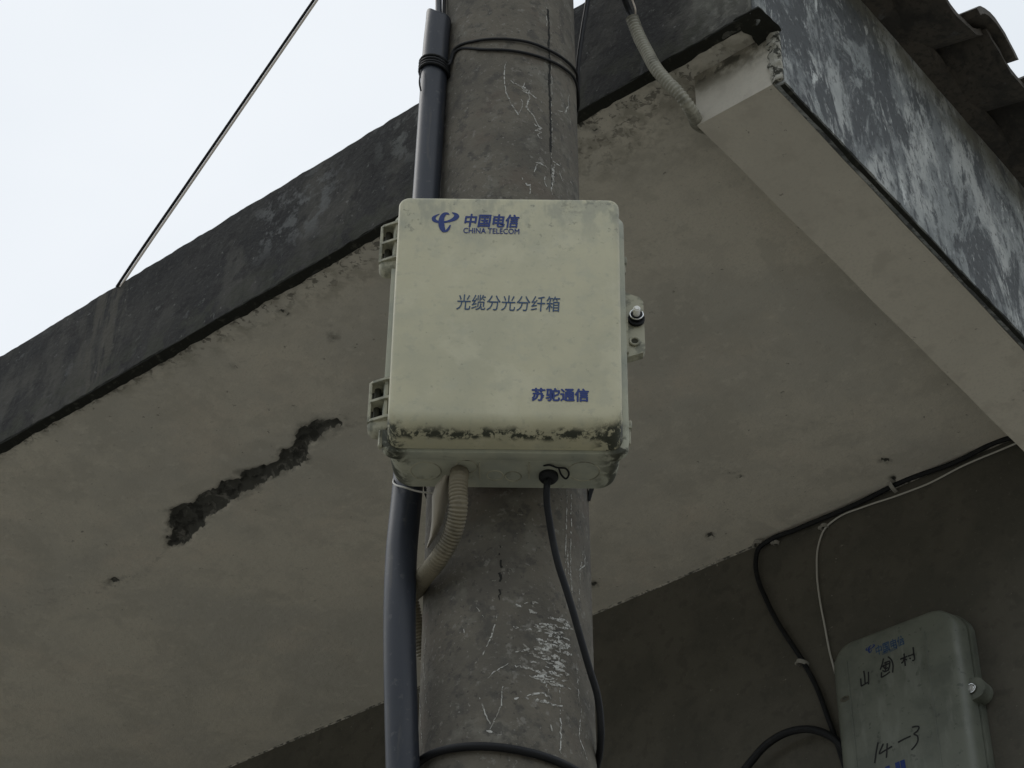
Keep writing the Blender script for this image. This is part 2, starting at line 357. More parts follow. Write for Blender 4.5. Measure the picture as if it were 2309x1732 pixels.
# ---------------------------------------------------------------- house with its concrete eave
# The house root is turned so its local x runs along the front (to the right), y into the house.
hs = bpy.data.objects.new('house', None); COL.objects.link(hs)
HB = H(1.478, 3.693, -EYE)
hs.location = HB + V((0, 0, EYE)); hs.rotation_euler = (0, 0, AZ - pi / 2)
tag(hs, 'house corner with wide cream eave soffit, black mouldy fascia and dark tiled edge', 'house')
HI = (Matrix.Translation(hs.location) @ Matrix.Rotation(AZ - pi / 2, 4, 'Z')).inverted()
def hmesh(name, geo, mat, smooth=False, label=None, angle=35):
    vs, fs = geo
    vs = [HI @ (V(v) + V((0, 0, EYE))) for v in vs]
    me = bpy.data.meshes.new(name); me.from_pydata([tuple(v) for v in vs], [], fs); me.update()
    bm = bmesh.new(); bm.from_mesh(me); bmesh.ops.recalc_face_normals(bm, faces=bm.faces); bm.to_mesh(me); bm.free()
    if smooth:
        me.polygons.foreach_set('use_smooth', [True] * len(me.polygons)); me.set_sharp_from_angle(angle=radians(angle))
    me.materials.append(mat); o = bpy.data.objects.new(name, me); COL.objects.link(o); o.parent = hs
    if label: o['label'] = label
    return o
def rough_bar(a0, a1, n, prof, jit, along='a', seed=0., amp_low=1.):
    """bar along a or b with a closed profile [(b or a, z, jitter weight)]; edges wander a little"""
    vs, fs = [], []; m = len(prof)
    for i in range(n + 1):
        t = a0 + (a1 - a0) * i / n
        for j, (q, z, wt) in enumerate(prof):
            nv = mnoise.noise_vector(V((t * 9 + seed, j * 3.3, z * 4))) * .7 + mnoise.noise_vector(V((t * 45 + seed, j * 7.3, z * 4))) * .5
            q2, z2 = q + nv.x * jit * wt, z + nv.y * jit * wt
            vs.append(H(t, q2, z2) if along == 'a' else H(q2, t, z2))
    for i in range(n):
        for j in range(m): fs.append((i * m + j, i * m + (j + 1) % m, (i + 1) * m + (j + 1) % m, (i + 1) * m + j))
    fs += [tuple(range(m)), tuple(range(n * m, n * m + m))]
    return vs, fs
ZS, ZT = 3.0, 3.32
# walls
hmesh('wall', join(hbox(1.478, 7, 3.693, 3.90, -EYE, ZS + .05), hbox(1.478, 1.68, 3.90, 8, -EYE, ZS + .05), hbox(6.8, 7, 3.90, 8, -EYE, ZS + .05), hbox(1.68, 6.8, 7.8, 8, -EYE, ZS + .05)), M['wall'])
hmesh('plaster_bead', rough_bar(1.48, 7.0, 500, [(3.700, 3.002, 0), (3.689, 3.002, 1), (3.688, 2.999, 1.2), (3.690, 2.9965, 1.2), (3.700, 2.995, 0)], .0022, seed=33), M['soffit'], smooth=True, angle=180)
# front fascia with drip edge
hmesh('fascia', rough_bar(1.294, 7.2, 560, [(2.223, 2.999, .8), (2.222, 3.06, .3), (2.224, 3.16, .3), (2.223, 3.26, .4), (2.226, 3.318, .6), (2.26, 3.322, .4), (2.30, 3.32, 0), (2.30, 3.02, 0), (2.248, 3.02, 0), (2.248, 2.999, .6)], .0055), M['fascia'], smooth=True, angle=50, label='black mouldy front fascia')
hmesh('drip_edge', rough_bar(1.30, 7.2, 700, [(2.2235, 2.9995, .5), (2.2235, 2.9955, .5), (2.250, 2.9955, 1.4), (2.250, 2.9995, 1.0)], .0055, seed=4), M['lip'], label='black mossy drip line under the fascia')
# right fascia
hmesh('fascia', join(rough_bar(2.226, 2.2955, 8, [(1.2785, 2.999, .3), (1.279, 3.1, .3), (1.278, 3.25, .3), (1.279, 3.43, .3), (1.31, 3.43, 0), (1.31, 2.999, 0)], .003, 'b', 9),
                     rough_bar(2.296, 8.2, 300, [(1.279, 2.858, 1), (1.2785, 2.93, .3), (1.279, 3.1, .3), (1.278, 3.25, .3), (1.279, 3.43, .3), (1.302, 3.43, 0), (1.302, 2.862, .3), (1.29, 2.856, .6)], .004, 'b', 9)), M['fasciaR'], smooth=True, angle=50, label='pale grey side fascia streaked with dark mould')
hmesh('broken_plaster', join(rough_bar(2.222, 2.298, 26, [(1.2765, 2.9985, .8), (1.2765, 2.9955, .8), (1.335, 2.9945, 3.2), (1.335, 2.9985, 2.2)], .009, 'b', 51)), M['lip'], label='dark broken underside at the outer corner')
def crumbs():
    n = 34; vs, fs = [], []; m = 5
    for i in range(n + 1):
        z = 2.862 + (2.993 - 2.862) * i / n
        j = lambda k, w_: mnoise.noise(V((z * 70, k * 5.1, 2.))) * w_
        for k, (a_, b_) in enumerate(((1.2788, 2.297), (1.2788, 2.2905), (1.290, 2.2875), (1.3065, 2.2910), (1.3065, 2.297))): vs.append(H(a_ + (j(k, .006) if k in (2, 3) else 0), b_ + (j(k + 9, .005) if 0 < k < 4 else 0), z))
    for i in range(n):
        for k in range(m): fs.append((i * m + k, i * m + (k + 1) % m, (i + 1) * m + (k + 1) % m, (i + 1) * m + k))
    fs += [tuple(range(m)), tuple(range(n * m, n * m + m))]
    return vs, fs
hmesh('broken_edge', crumbs(), material('crumbling_render', (.40, .39, .34), [dict(col=(.06, .06, .05), scale=45, lo=.46, hi=.54), dict(col=(.6, .58, .52), scale=90, lo=.58, hi=.64, amt=.7)], rough=1, bump=((120, .8, .003),)))
hmesh('drip_edge', rough_bar(2.30, 8.2, 300, [(1.2815, 2.8562, .5), (1.2815, 2.8540, .5), (1.291, 2.8540, 1), (1.291, 2.8562, .6)], .003, 'b', seed=2), M['lip'])
# slab body above the soffit
hmesh('roof_slab', join(hbox(1.312, 7.2, 2.302, 8.2, ZS + .06, ZT - .003), hbox(1.312, 1.43, 2.302, 8.2, ZT - .002, 3.425)), M['fascia'])
# beam under the side edge
def beam():
    n = 150; vs, fs = [], []
    prof = [(1.303, 2.861), (1.303, 3.002), (1.4745, 3.002), (1.4745, 2.8625), (1.473, 2.861)]
    for i in range(n + 1):
        t = 2.293 + (8.0 - 2.293) * i / n
        for j, (q, z) in enumerate(prof):
            nv = mnoise.noise_vector(V((t * 6, j * 5., 1.))) * .0022
            vs.append(H(q + nv.x, t if i else t + nv.z, z + nv.y))
    m = len(prof)
    for i in range(n):
        for j in range(m): fs.append((i * m + j, i * m + (j + 1) % m, (i + 1) * m + (j + 1) % m, (i + 1) * m + j))
    fs += [tuple(range(m)), tuple(range(n * m, n * m + m))]
    return vs, fs
hmesh('beam', beam(), M['beam'])
# soffit: fine sheet with real spalls
def seg_d(p, q0, q1, w0, w1):
    d = q1 - q0; t = max(0, min(1, (p - q0).dot(d) / max(1e-9, d.dot(d))))
    return (w0 + (w1 - w0) * t) - (p - (q0 + d * t)).length
def ab(u, v, z=ZS): p = onz(u, v, z); return V((p.dot(A), p.dot(B)))
MPX = 4.15 / FPX
spalls = []
def spall(pts):
    q = [(ab(u, v), hw * MPX * 1.15) for u, v, hw in pts]
    spalls.extend((q[i][0], q[i + 1][0], q[i][1], q[i + 1][1]) for i in range(len(q) - 1))
spall([(783, 950, 6), (756, 953, 12), (728, 958, 20), (704, 972, 23), (688, 992, 22), (670, 1031, 24), (611, 1063, 24), (558, 1084, 27), (510, 1116, 30), (452, 1148, 32), (425, 1165, 42), (415, 1190, 40), (402, 1218, 22), (388, 1230, 6)])
spall([(420, 1200, 10), (372, 1214, 4)])
spall([(242, 1314, 3), (258, 1312, 8), (274, 1315, 3)])
faints = []
def faint(pts):
    q = [ab(u, v) for u, v in pts]; faints.extend((q[i], q[i + 1], .004, .004) for i in range(len(q) - 1))
faint([(0, 1392), (60, 1376), (130, 1352), (215, 1330), (250, 1315), (330, 1296), (366, 1262), (380, 1235)]); faint([(55, 1332), (95, 1336), (140, 1330)]); faint([(735, 985), (780, 965), (850, 935)])
for u_, v_, h_ in ((2000, 1038, 4), (2016, 1078, 3), (1655, 1060, 4), (1672, 1075, 3), (525, 822, 6), (1606, 1210, 3), (1330, 1322, 3), (1310, 282, 4), (1338, 290, 5), (760, 760, 3), (640, 700, 3)): spall([(u_ - 3, v_, h_), (u_ + 4, v_ + 2, h_ * .7)])
spall([(1690, 8, 10), (1712, 30, 16), (1735, 50, 17), (1765, 66, 14)])
def soffit():
    a0, a1, b0, b1, st = 1.300, 4.5, 2.249, 3.695, .008
    na, nb = int((a1 - a0) / st), int((b1 - b0) / st)
    vs, fs, sp, gr, ft = [], [], [], [], []
    for i in range(na + 1):
        a = a0 + (a1 - a0) * i / na
        for j in range(nb + 1):
            b = b0 + (b1 - b0) * j / nb; p = V((a, b))
            wv = mnoise.noise_vector(V((a * 11, b * 11, 5))) * .016 + mnoise.noise_vector(V((a * 38, b * 38, 8))) * .010
            p = V((a + wv.x, b + wv.y)); s = max(-.1, max(seg_d(p, *q) for q in spalls))
            nn = mnoise.noise(V((a * 30, b * 30, 0))) * .013 + mnoise.noise(V((a * 80, b * 80, 3))) * .008
            dep = max(0, min(1, (s + nn) / .012))
            z = ZS + dep * (.019 + .014 * mnoise.noise(V((a * 60, b * 60, 7)))) + .0016 * mnoise.noise(V((a * 3, b * 3, 1))) * min(1, (4.5 - a) / .3)
            # dirt that has crept in from the wet outer edge, heaviest near the corner
            e = b - b0; reach = .05 + .26 * math.exp(-((a - 1.72) / .36) ** 2) + .14 * math.exp(-((a - 2.35) / .28) ** 2) + .05 * max(0, sin(a * 5))
            g_ = max(0, 1 - e / reach) * (1 if 1.45 < a else .85)
            vs.append(H(a, b, z)); sp.append(s + nn * .8); gr.append(g_); ft.append(max(-.1, max(seg_d(p, *q) for q in faints)))
    for i in range(na):
        for j in range(nb):
            k = i * (nb + 1) + j; fs.append((k, k + nb + 1, k + nb + 2, k + 1))
    n0 = len(vs); vs += [H(4.5, b0, ZS), H(7.1, b0, ZS), H(7.1, b1, ZS), H(4.5, b1, ZS)]; sp += [-.1] * 4; gr += [0] * 4; ft += [-.1] * 4; fs.append((n0, n0 + 1, n0 + 2, n0 + 3))
    o = hmesh('soffit', (vs, fs), M['soffit'], smooth=True, angle=180)
    for nm, data in (('spall', sp), ('grime', gr), ('faint', ft)):
        at = o.data.attributes.new(nm, 'FLOAT', 'POINT'); at.data.foreach_set('value', data)
soffit()
# row of clay tiles capping the side edge
def tiles():
    G = []
    def arc(bc, a_out, a_in, z_out, z_in, r, half, up, th, seed, rr=1.):
        n = 10; vs, fs = [], []
        for (a_, z_, rs) in ((a_out, z_out, 1.), (a_out + (a_in - a_out) * .5, (z_out + z_in) / 2, .97), (a_in, z_in, .94)):
            for R in (r * rs, (r - th) * rs):
                for k in range(n + 1):
                    t = -half + 2 * half * k / n
                    jn = mnoise.noise(V((seed + k * .7, a_ * 9, R * 40))) * .0025
                    vs.append(H(a_ + jn, bc + (R + jn) * sin(t), z_ + up * (R + jn) * cos(t) - up * r * cos(half)))
        m = n + 1
        for s_ in range(2):
            o = s_ * 2 * m
            for k in range(n):
                fs.append((o + k, o + k + 1, o + 2 * m + k + 1, o + 2 * m + k))
                fs.append((o + m + k, o + m + k + 1, o + 3 * m + k + 1, o + 3 * m + k))
            for e in (0, n): fs.append((o + e, o + m + e, o + 3 * m + e, o + 2 * m + e))
        for o in (0, 4 * m):
            for k in range(n): fs.append((o + k, o + k + 1, o + m + k + 1, o + m + k))
        return vs, fs
    j = 0; b = 2.325
    while b < 8.1:
        r1 = random.uniform(-.012, .012); r2 = random.uniform(-.01, .01)
        for c in range(3):     # pans, three lapped courses
            ao = 1.128 + r1 + c * .13; zo = 3.455 + c * .034 + r2 * .4
            G.append(arc(b, ao, ao + .21, zo, zo + .045, 0.165, radians(50), -1, .016, j * 3 + c))
        for c in range(3):     # covers
            ao = 1.098 + r2 + c * .13; zo = 3.426 + c * .034 + r1 * .3
            G.append(arc(b + .12, ao, ao + .21, zo, zo + .045, .108, radians(60), 1, .018, j * 5 + c + 77))
        b += .24; j += 1
    return join(*G)
hmesh('roof_tiles', tiles(), M['tile'], smooth=True, angle=40)
hmesh('mortar_bed', rough_bar(2.24, 8.15, 200, [(1.24, 3.431, 1), (1.235, 3.45, 1), (1.30, 3.47, 1), (1.43, 3.50, 1), (1.43, 3.431, 0)], .01, 'b', 21), M['tile'])

# ---------------------------------------------------------------- concrete pole
pole = thing('utility_pole', 'round weathered concrete pole carrying the cream telecom box', 'pole', (axis_x(-EYE), 2.5, -EYE))
vs, fs = [], []
NZ, NS = 160, 64
for i in range(NZ + 1):
    z = -EYE + (6.2 + EYE) * i / NZ
    for k in range(NS):
        t = 2 * pi * k / NS; R = rad(z) + .0003 * mnoise.noise(V((cos(t) * 2, sin(t) * 2, z * 5)))
        vs.append(V((axis_x(z) + R * cos(t), 2.5 + R * sin(t), z)))
for i in range(NZ):
    for k in range(NS): fs.append((i * NS + k, i * NS + (k + 1) % NS, (i + 1) * NS + (k + 1) % NS, (i + 1) * NS + k))
fs += [tuple(range(NS)), tuple(range(NZ * NS, NZ * NS + NS))]
shaft = mesh('shaft', (vs, fs), M['pole'], pole, smooth=True, angle=60)
def pn(p): n = V((p.x - axis_x(p.z), p.y - 2.5, 0)); return n.normalized()
def stroke(pts, wpx, jit=1.2, taper=True, off=.0004, step=5, skip=0., lift=.00012):
    """scratch on the pole along image-traced points; returned as ribbons"""
    out = []; P2 = []
    for i in range(len(pts) - 1):
        (x0, y0), (x1, y1) = pts[i], pts[i + 1]; n = max(1, int(math.hypot(x1 - x0, y1 - y0) / step))
        P2 += [(x0 + (x1 - x0) * k / n, y0 + (y1 - y0) * k / n) for k in range(n)]
    P2.append(pts[-1]); cur = []; wd = []
    for i, (x, y) in enumerate(P2):
        if skip and random.random() < skip and len(cur) > 0:
            if len(cur) > 1: out.append(ribbon(cur, wd, pn, lift))
            cur, wd = [], []; continue
        t = i / max(1, len(P2) - 1); q = (.35 + .65 * sin(pi * min(1, max(0, t)))) if taper else 1
        cur.append(onpole(x + random.uniform(-jit, jit), y + random.uniform(-jit, jit), off)); wd.append(max(1.2, wpx * 1.35 * q * random.uniform(.55, 1.35)) * 3.0 / FPX)
    if len(cur) > 1: out.append(ribbon(cur, wd, pn, lift))
    return out
z4 = lambda P: [(820 + x / 3.253, y / 3.253) for x, y in P]
z3 = lambda P: [(820 + x / 3.253, 1222 + y / 3.253) for x, y in P]
z2 = lambda P: [(820 + x / 3.253, 800 + y / 3.253) for x, y in P]
G = []
G += stroke(z4([(1045, 450), (1032, 520), (1030, 590), (1045, 680), (1080, 760), (1135, 845), (1165, 790), (1170, 750), (1155, 730)]), 2.4)
G += stroke(z4([(1075, 590), (1130, 625), (1180, 640), (1240, 700), (1310, 750)]), 2.4, skip=.1)
G += stroke(z4([(1180, 600), (1175, 650), (1215, 665), (1215, 720), (1195, 785), (1250, 860), (1290, 930)]), 3.4)
G += stroke(z4([(1160, 640), (1200, 680), (1160, 665)]), 4)
G += stroke(z4([(1250, 910), (1300, 940), (1265, 960), (1305, 970), (1275, 985), (1290, 1010), (1312, 1012)]), 4)
G += stroke(z4([(1505, 700), (1500, 780), (1480, 830), (1420, 810)]), 2.4)
G += stroke(z4([(1260, 1195), (1300, 1200), (1350, 1230)]), 4.5); G += stroke(z4([(1275, 1205), (1250, 1260)]), 3)
G += stroke(z4([(1390, 1180), (1410, 1200), (1450, 1225)]), 5); G += stroke(z4([(1405, 1200), (1385, 1270), (1395, 1330), (1375, 1400)]), 6, jit=2)
G += stroke(z4([(1330, 1290), (1325, 1340), (1345, 1370)]), 3); G += stroke(z4([(1430, 1250), (1460, 1330)]), 2)
G += stroke(z4([(1160, 1300), (1200, 1360), (1260, 1350)]), 3.5, skip=.2); G += stroke(z4([(1515, 1335), (1530, 1348)]), 6)
G += stroke(z4([(1225, 1350), (1215, 1430)]), 2.4, skip=.2); G += stroke(z4([(1378, 480), (1380, 1430)]), 1.6, skip=.22)
G += stroke(z4([(1340, 60), (1345, 200)]), 1.6, skip=.3)
for P, wd in (([(1120, 455), (1180, 490), (1270, 520)], 7), ([(1180, 450), (1240, 440), (1285, 455)], 5), ([(1350, 555), (1440, 580), (1535, 640)], 6), ([(1440, 560), (1530, 610)], 4), ([(1250, 605), (1320, 620), (1380, 650), (1450, 690), (1545, 735)], 3.5),
              ([(1110, 805), (1180, 800), (1230, 780), (1300, 790)], 4.5), ([(1210, 830), (1280, 850), (1340, 860)], 4), ([(1105, 905), (1180, 925), (1260, 940), (1340, 985), (1420, 1010)], 4.5),
              ([(1210, 985), (1290, 1010), (1400, 1045), (1470, 1060), (1540, 1095)], 4), ([(1070, 1145), (1160, 1145), (1270, 1160), (1360, 1180), (1470, 1215)], 4.5), ([(1200, 1125), (1330, 1110), (1370, 1150)], 3.5),
              ([(1430, 690), (1440, 780), (1430, 880)], 3), ([(1340, 1040), (1355, 1100)], 3.5), ([(1440, 1070), (1440, 1180)], 2.5), ([(1370, 1340), (1385, 1400)], 2.5),
              ([(1445, 1230), (1445, 1560)], 3.5), ([(1495, 60), (1500, 250)], 2.2), ([(1610, 60), (1590, 200), (1575, 480)], 2.4), ([(1520, 230), (1530, 390)], 2),
              ([(980, 540), (940, 690), (870, 830), (820, 890)], 2), ([(730, 640), (740, 680)], 2), ([(830, 480), (880, 550)], 2), ([(850, 1140), (900, 1280), (940, 1360)], 2), ([(1020, 1060), (1010, 1200), (930, 1370)], 2.2),
              ([(840, 810), (870, 840)], 5), ([(910, 1000), (960, 950), (1060, 890)], 1.8), ([(900, 1385), (940, 1390)], 4), ([(1600, 1200), (1580, 1420), (1640, 1600)], 2), ([(1560, 880), (1580, 1180)], 1.8), ([(460, 620), (440, 900), (460, 1200)], 1.6), ([(400, 1000), (430, 1500)], 2.2)):
    G += stroke(z3(P), wd, jit=2.2 if wd > 3 else 1., skip=.10)
for _ in range(95):                    # scuffed cloud of white scrapes
    x = random.gauss(1340, 75); y = random.uniform(600, 1030); x += (y - 800) * .15
    G += stroke(z3([(x, y), (x + random.uniform(25, 70), y + random.uniform(-6, 26))]), random.uniform(2, 6.5), jit=1.8)
for xx, w_ in ((1490, 2.2), (1525, 2.6)):
    G += stroke(z2([(xx, 990), (xx - 4, 1300), (xx - 10, 1650)]), w_, skip=.16)
G += stroke(z2([(1600, 1560), (1570, 1590), (1625, 1540), (1620, 1400)]), 2)
# short scratches everywhere else round the shaft, as the visible side has
for _ in range(60):
    z = random.uniform(-1, 5.6); t0 = random.uniform(.15, pi - .15); l = random.uniform(.01, .06); P = []
    for k in range(5):
        zz = z + l * k / 4 * random.uniform(.7, 1); tt = t0 + k * .02 * random.uniform(-1, 1); R = rad(zz) + .0005
        P.append(V((axis_x(zz) + R * cos(tt), 2.5 + R * sin(tt), zz)))
    G.append(ribbon(P, random.uniform(.0008, .002), pn, .00012))
mesh('scratches', join(*G), M['scratch'], pole, label='white scratches and scuffs on the concrete')['kind'] = 'stuff'
G = stroke(z4([(1352, 70), (1360, 200), (1356, 330), (1366, 470), (1360, 600), (1368, 800), (1372, 1000), (1372, 1120)]), 4.6, jit=1., taper=False, off=.0004)
G += stroke(z4([(1372, 1120), (1376, 1260), (1380, 1440)]), 2., skip=.2)
for q in ((1352, 90), (1360, 250), (1362, 575), (1372, 1050), (1368, 700)): G += stroke(z4([(q[0], q[1]), (q[0] + 4, q[1] + 40)]), 6.5, jit=1.2)
G += stroke(z3([(1000, 30), (1005, 200), (995, 420)]), 4, jit=3, skip=.35)
mesh('seam', join(*G), M['crack'], pole, label='dark mould seam down the shaft')

# ---------------------------------------------------------------- blue grey pipe beside the pole
def offs_y(u, v, side=-1): return 0
pp = []
for u, v, y in ((989, 44, 2.432), (985, 80, 2.434), (976, 210, 2.44), (961, 443, 2.445), (938, 760, 2.44), (918, 1110, 2.432), (905, 1250, 2.425), (901, 1389, 2.42), (901.5, 1480, 2.421), (903.5, 1560, 2.423), (905.5, 1640, 2.426), (908, 1732, 2.43)):
    pp.append(ony(u, v, y))
pp += [V((pp[-1].x + .012, 2.44, .6)), V((pp[-1].x + .01, 2.44, -.4)), V((pp[-1].x + .008, 2.44, -EYE))]
pipe = thing('plastic_pipe', 'blue grey plastic pipe strapped along the left side of the pole', 'pipe', pp[-1])
PP = spline(pp, 10)
def pipe_geo(P, r, th, seg=28):
    n = len(P); vs, fs = [], []
    T = [(P[min(i + 1, n - 1)] - P[max(i - 1, 0)]).normalized() for i in range(n)]
    for i in range(n):
        u = V((1, 0, 0)); u = (u - T[i] * u.dot(T[i])).normalized(); wv = T[i].cross(u)
        for R in (r, r - th):
            for k in range(seg):
                t = 2 * pi * k / seg; p = P[i] + (u * cos(t) + wv * sin(t)) * R
                if i == 0: p = p + K * (-.012 * cos(t) + .004 * sin(3 * t))      # snapped slanting top edge
                vs.append(p)
    m = 2 * seg
    for i in range(n - 1):
        for k in range(seg):
            k2 = (k + 1) % seg
            fs.append((i * m + k, i * m + k2, (i + 1) * m + k2, (i + 1) * m + k)); fs.append((i * m + seg + k, i * m + seg + k2, (i + 1) * m + seg + k2, (i + 1) * m + seg + k))
    for o in (0, (n - 1) * m):
        for k in range(seg): fs.append((o + k, o + (k + 1) % seg, o + seg + (k + 1) % seg, o + seg + k))
    return vs, fs
mesh('pipe_wall', pipe_geo(PP, .0228, .003), M['pipe'], pipe, smooth=True, angle=50)
ct = ony(992, 10, 2.445)
# cable that comes out of the pipe and climbs on
cb = [pp[3] + V((0, 0, 0)), pp[2] + V((0, 0, 0)), pp[1] + V((.004, 0, 0)), ony(989, 20, 2.445), ony(990, -60, 2.45), V((-.150, 2.46, 3.6)), V((-.155, 2.48, 4.6)), V((-.16, 2.5, 6.1))]
c1 = thing('power_cable', 'thick blue grey cable rising out of the broken top of the pipe', 'cable', cb[0])
mesh('sheath', tube(spline(cb, 8), .0062, 12), M['pipe'], c1, smooth=True)
cb = [pp[3] + V((.013, .004, 0)), pp[2] + V((.013, .004, 0)), pp[1] + V((.012, .006, 0)), ony(1001, 20, 2.455), ony(1003, -60, 2.46), V((-.137, 2.465, 3.6)), V((-.140, 2.47, 4.6)), V((-.14, 2.5, 6.1))]
c1 = thing('power_cable', 'thin black cable rising between the pole and the thick grey cable', 'cable', cb[0])
mesh('sheath', tube(spline(cb, 8), .0035, 10), M['black'], c1, smooth=True)
# wires tying pipe to pole
tie = thing('tie_wire', 'black wire wound round the upper pole and pipe', 'wire', onpole(1127, 90))
def around(pts, off, back):
    P = [onpole(u, v, off) for u, v in pts]
    return P + back
def backpts(z0, z1, off, t0=0.05, t1=pi - .25, n=9):
    out = []
    for k in range(n):
        t = t0 + (t1 - t0) * k / (n - 1); z = z0 + (z1 - z0) * k / (n - 1); R = rad(z) + off
        out.append(V((axis_x(z) + R * cos(t), 2.5 + R * sin(t), z)))
    return out
def coil(zc, pc, r, n, dz, tilt=0):
    P = []
    for k in range(n * 20 + 1):
        t = 2 * pi * k / 20; z = zc + dz * k / 20
        P.append(V((pc.x + r * cos(t), pc.y + r * sin(t), z - tilt * cos(t))))
    return P
pc = pp[1] * .4 + pp[2] * .6
S1 = [pc + V((.010, -.0255, .004)), pc + V((.0245, -.012, .006))] + around(z4([(665, 365), (850, 295), (1000, 285), (1200, 310), (1400, 390), (1520, 480), (1568, 560)]), .0035, [])
S2 = [pc + V((.008, -.0262, -.003)), pc + V((.0245, -.013, -.002))] + around(z4([(665, 388), (900, 365), (1100, 375), (1300, 420), (1450, 490), (1550, 590)]), .0035, [])
zl = S1[-1].z
G = [tube(spline(wobble(S1 + backpts(zl - .03, zl + .03, .004, .0, pi - .5), .001), 6), .0026, 8), tube(spline(wobble(S2 + backpts(zl - .045, zl + .005, .004, .0, pi - .5), .001), 6), .0026, 8)]
zp = ony(976, 118, 2.41).z
for dz_ in (0, .008, .015, .021): G.append(tube(spline(coil(zp - dz_ - .004, V((pc.x - (0.0004 * dz_), pc.y, 0)), .0262, 1, -.001, tilt=.006), 1), .0026, 8))
G.append(tube(spline([pc * 0 + ony(950, 158, 2.42), ony(947, 172, 2.415), ony(946, 188, 2.415), ony(949, 205, 2.42)], 5), .0016, 6))
mesh('wire', join(*G), M['black'], tie, smooth=True)

# drop cable behind the right side of the pole
P = spline([V((.11, 2.56, 5.2)), V((.13, 2.58, 4.2)), ony(1332, -60, 2.58), ony(1325, 0, 2.57), ony(1313, 75, 2.56), ony(1303, 157, 2.555), ony(1302, 213, 2.56), V((axis_x(2.6) + .10, 2.60, 2.60))], 8)
o = mesh('drop_cable', tube(P, .0045, 10), M['black'], smooth=True, loc=P[-1]); tag(o, 'black cable hugging the right edge of the upper pole in front of the fascia', 'cable')

# bottom strap: tilted ring fitted to the traced arc
def ringfit(pts, off):
    import itertools
    Q = [onpole(u, v, off) for u, v in pts]
    rows = [(1, (q.x - axis_x(q.z)), (q.y - 2.5), q.z) for q in Q]
    # least squares for z = c0 + c1 x + c2 y
    M3 = Matrix(((0, 0, 0), (0, 0, 0), (0, 0, 0))); rhs = V((0, 0, 0))
    for r_ in rows:
        for i in range(3):
            rhs[i] += r_[i] * r_[3]
            for j in range(3): M3[i][j] += r_[i] * r_[j]
    for i in range(3): M3[i][i] += 1e-6
    return M3.inverted() @ rhs
c = ringfit([(943, 1722), (1005, 1692), (1050, 1686), (1088, 1683), (1158, 1688), (1220, 1704), (1275, 1724), (1310, 1745)], .005)
P = []
for k in range(72):
    t = 2 * pi * k / 72; R = .1228 + .0055; x, y = R * cos(t), R * sin(t)
    P.append(V((axis_x(1.4) + x, 2.5 + y, c[0] + c[1] * x + max(-1.2, min(1.2, c[2])) * y)))
o = mesh('cable_loop', tube(P, .0056, 12, closed=True), M['black'], smooth=True, loc=P[0]); tag(o, 'thick black cable looped round the pole below the telecom box', 'cable')

# ---------------------------------------------------------------- cream splitter box on the pole
yaw, rl = radians(-.65), radians(.29)
EX = V((cos(yaw) * cos(rl), sin(yaw) * cos(rl), sin(rl))); EZ = V((-sin(rl) * cos(yaw), -sin(rl) * sin(yaw), cos(rl))); EY = EZ.cross(EX)
C0 = V((-.0097, 2.22, 1.963))
def BX(x, y, z): return C0 + EX * x + EY * y + EZ * z
tb = bpy.data.objects.new('telecom_box', None); COL.objects.link(tb)
tb.matrix_world = Matrix.Translation(C0 + V((0, 0, EYE))) @ Matrix((EX, EY, EZ)).transposed().to_4x4()
tag(tb, 'large cream plastic telecom box with blue lettering and mossy bottom edge on the pole', 'telecom box')
def lmesh(name, geo, mat, parent, smooth=False, label=None, angle=35, fn=None, flip=False):
    """geo already in the thing's local frame"""
    vs, fs = geo
    me = bpy.data.meshes.new(name); me.from_pydata([tuple(v) for v in vs], [], fs); me.update()
    bm = bmesh.new(); bm.from_mesh(me); bmesh.ops.recalc_face_normals(bm, faces=bm.faces); bm.to_mesh(me); bm.free()
    if smooth:
        me.polygons.foreach_set('use_smooth', [True] * len(me.polygons)); me.set_sharp_from_angle(angle=radians(angle))
    me.materials.append(mat); o = bpy.data.objects.new(name, me); COL.objects.link(o); o.parent = parent
    if label: o['label'] = label
    return o
LX = lambda x, y, z: V((x, y, z))
def bev(x0, x1, y0, y1, z0, z1, r=.001):      # small box with softened edges
    def rg(y, i): return [V(p) for p in ((x0 + i + r, y, z0 + i), (x1 - i - r, y, z0 + i), (x1 - i, y, z0 + i + r), (x1 - i, y, z1 - i - r), (x1 - i - r, y, z1 - i), (x0 + i + r, y, z1 - i), (x0 + i, y, z1 - i - r), (x0 + i, y, z0 + i + r))]
    return loft([rg(y0, r), rg(y0 + r, 0), rg(y1 - r, 0), rg(y1, r)])
R = lambda y, hb, ht, zb, zt, rb, rt: ringpts(LX, y, hb, ht, zb, zt, rb, rt, 8)
lid = lmesh('lid', loft([R(.0000, .1560, .1605, -.1950, .2135, .016, .012), R(.0006, .1585, .1628, -.2000, .2165, .018, .014), R(.0022, .1607, .1648, -.2065, .2187, .02, .0155),
                         R(.0050, .1620, .1660, -.2115, .2199, .021, .0165), R(.0105, .1627, .1664, -.2165, .2203, .021, .017), R(.0180, .1632, .1666, -.2200, .2205, .02, .017),
                         R(.0300, .1638, .1670, -.2230, .2208, .02, .017), R(.0460, .1645, .1674, -.2245, .2210, .02, .017)]), M['lid'], tb, smooth=True, angle=50)
lmesh('gap_neck', loft([R(.0455, .1628, .1658, -.2232, .2195, .019, .016), R(.0520, .1628, .1658, -.2232, .2195, .019, .016)], True, True), M['gap'], tb)  # dark-coloured neck paints the shade in the gap between lid and rim
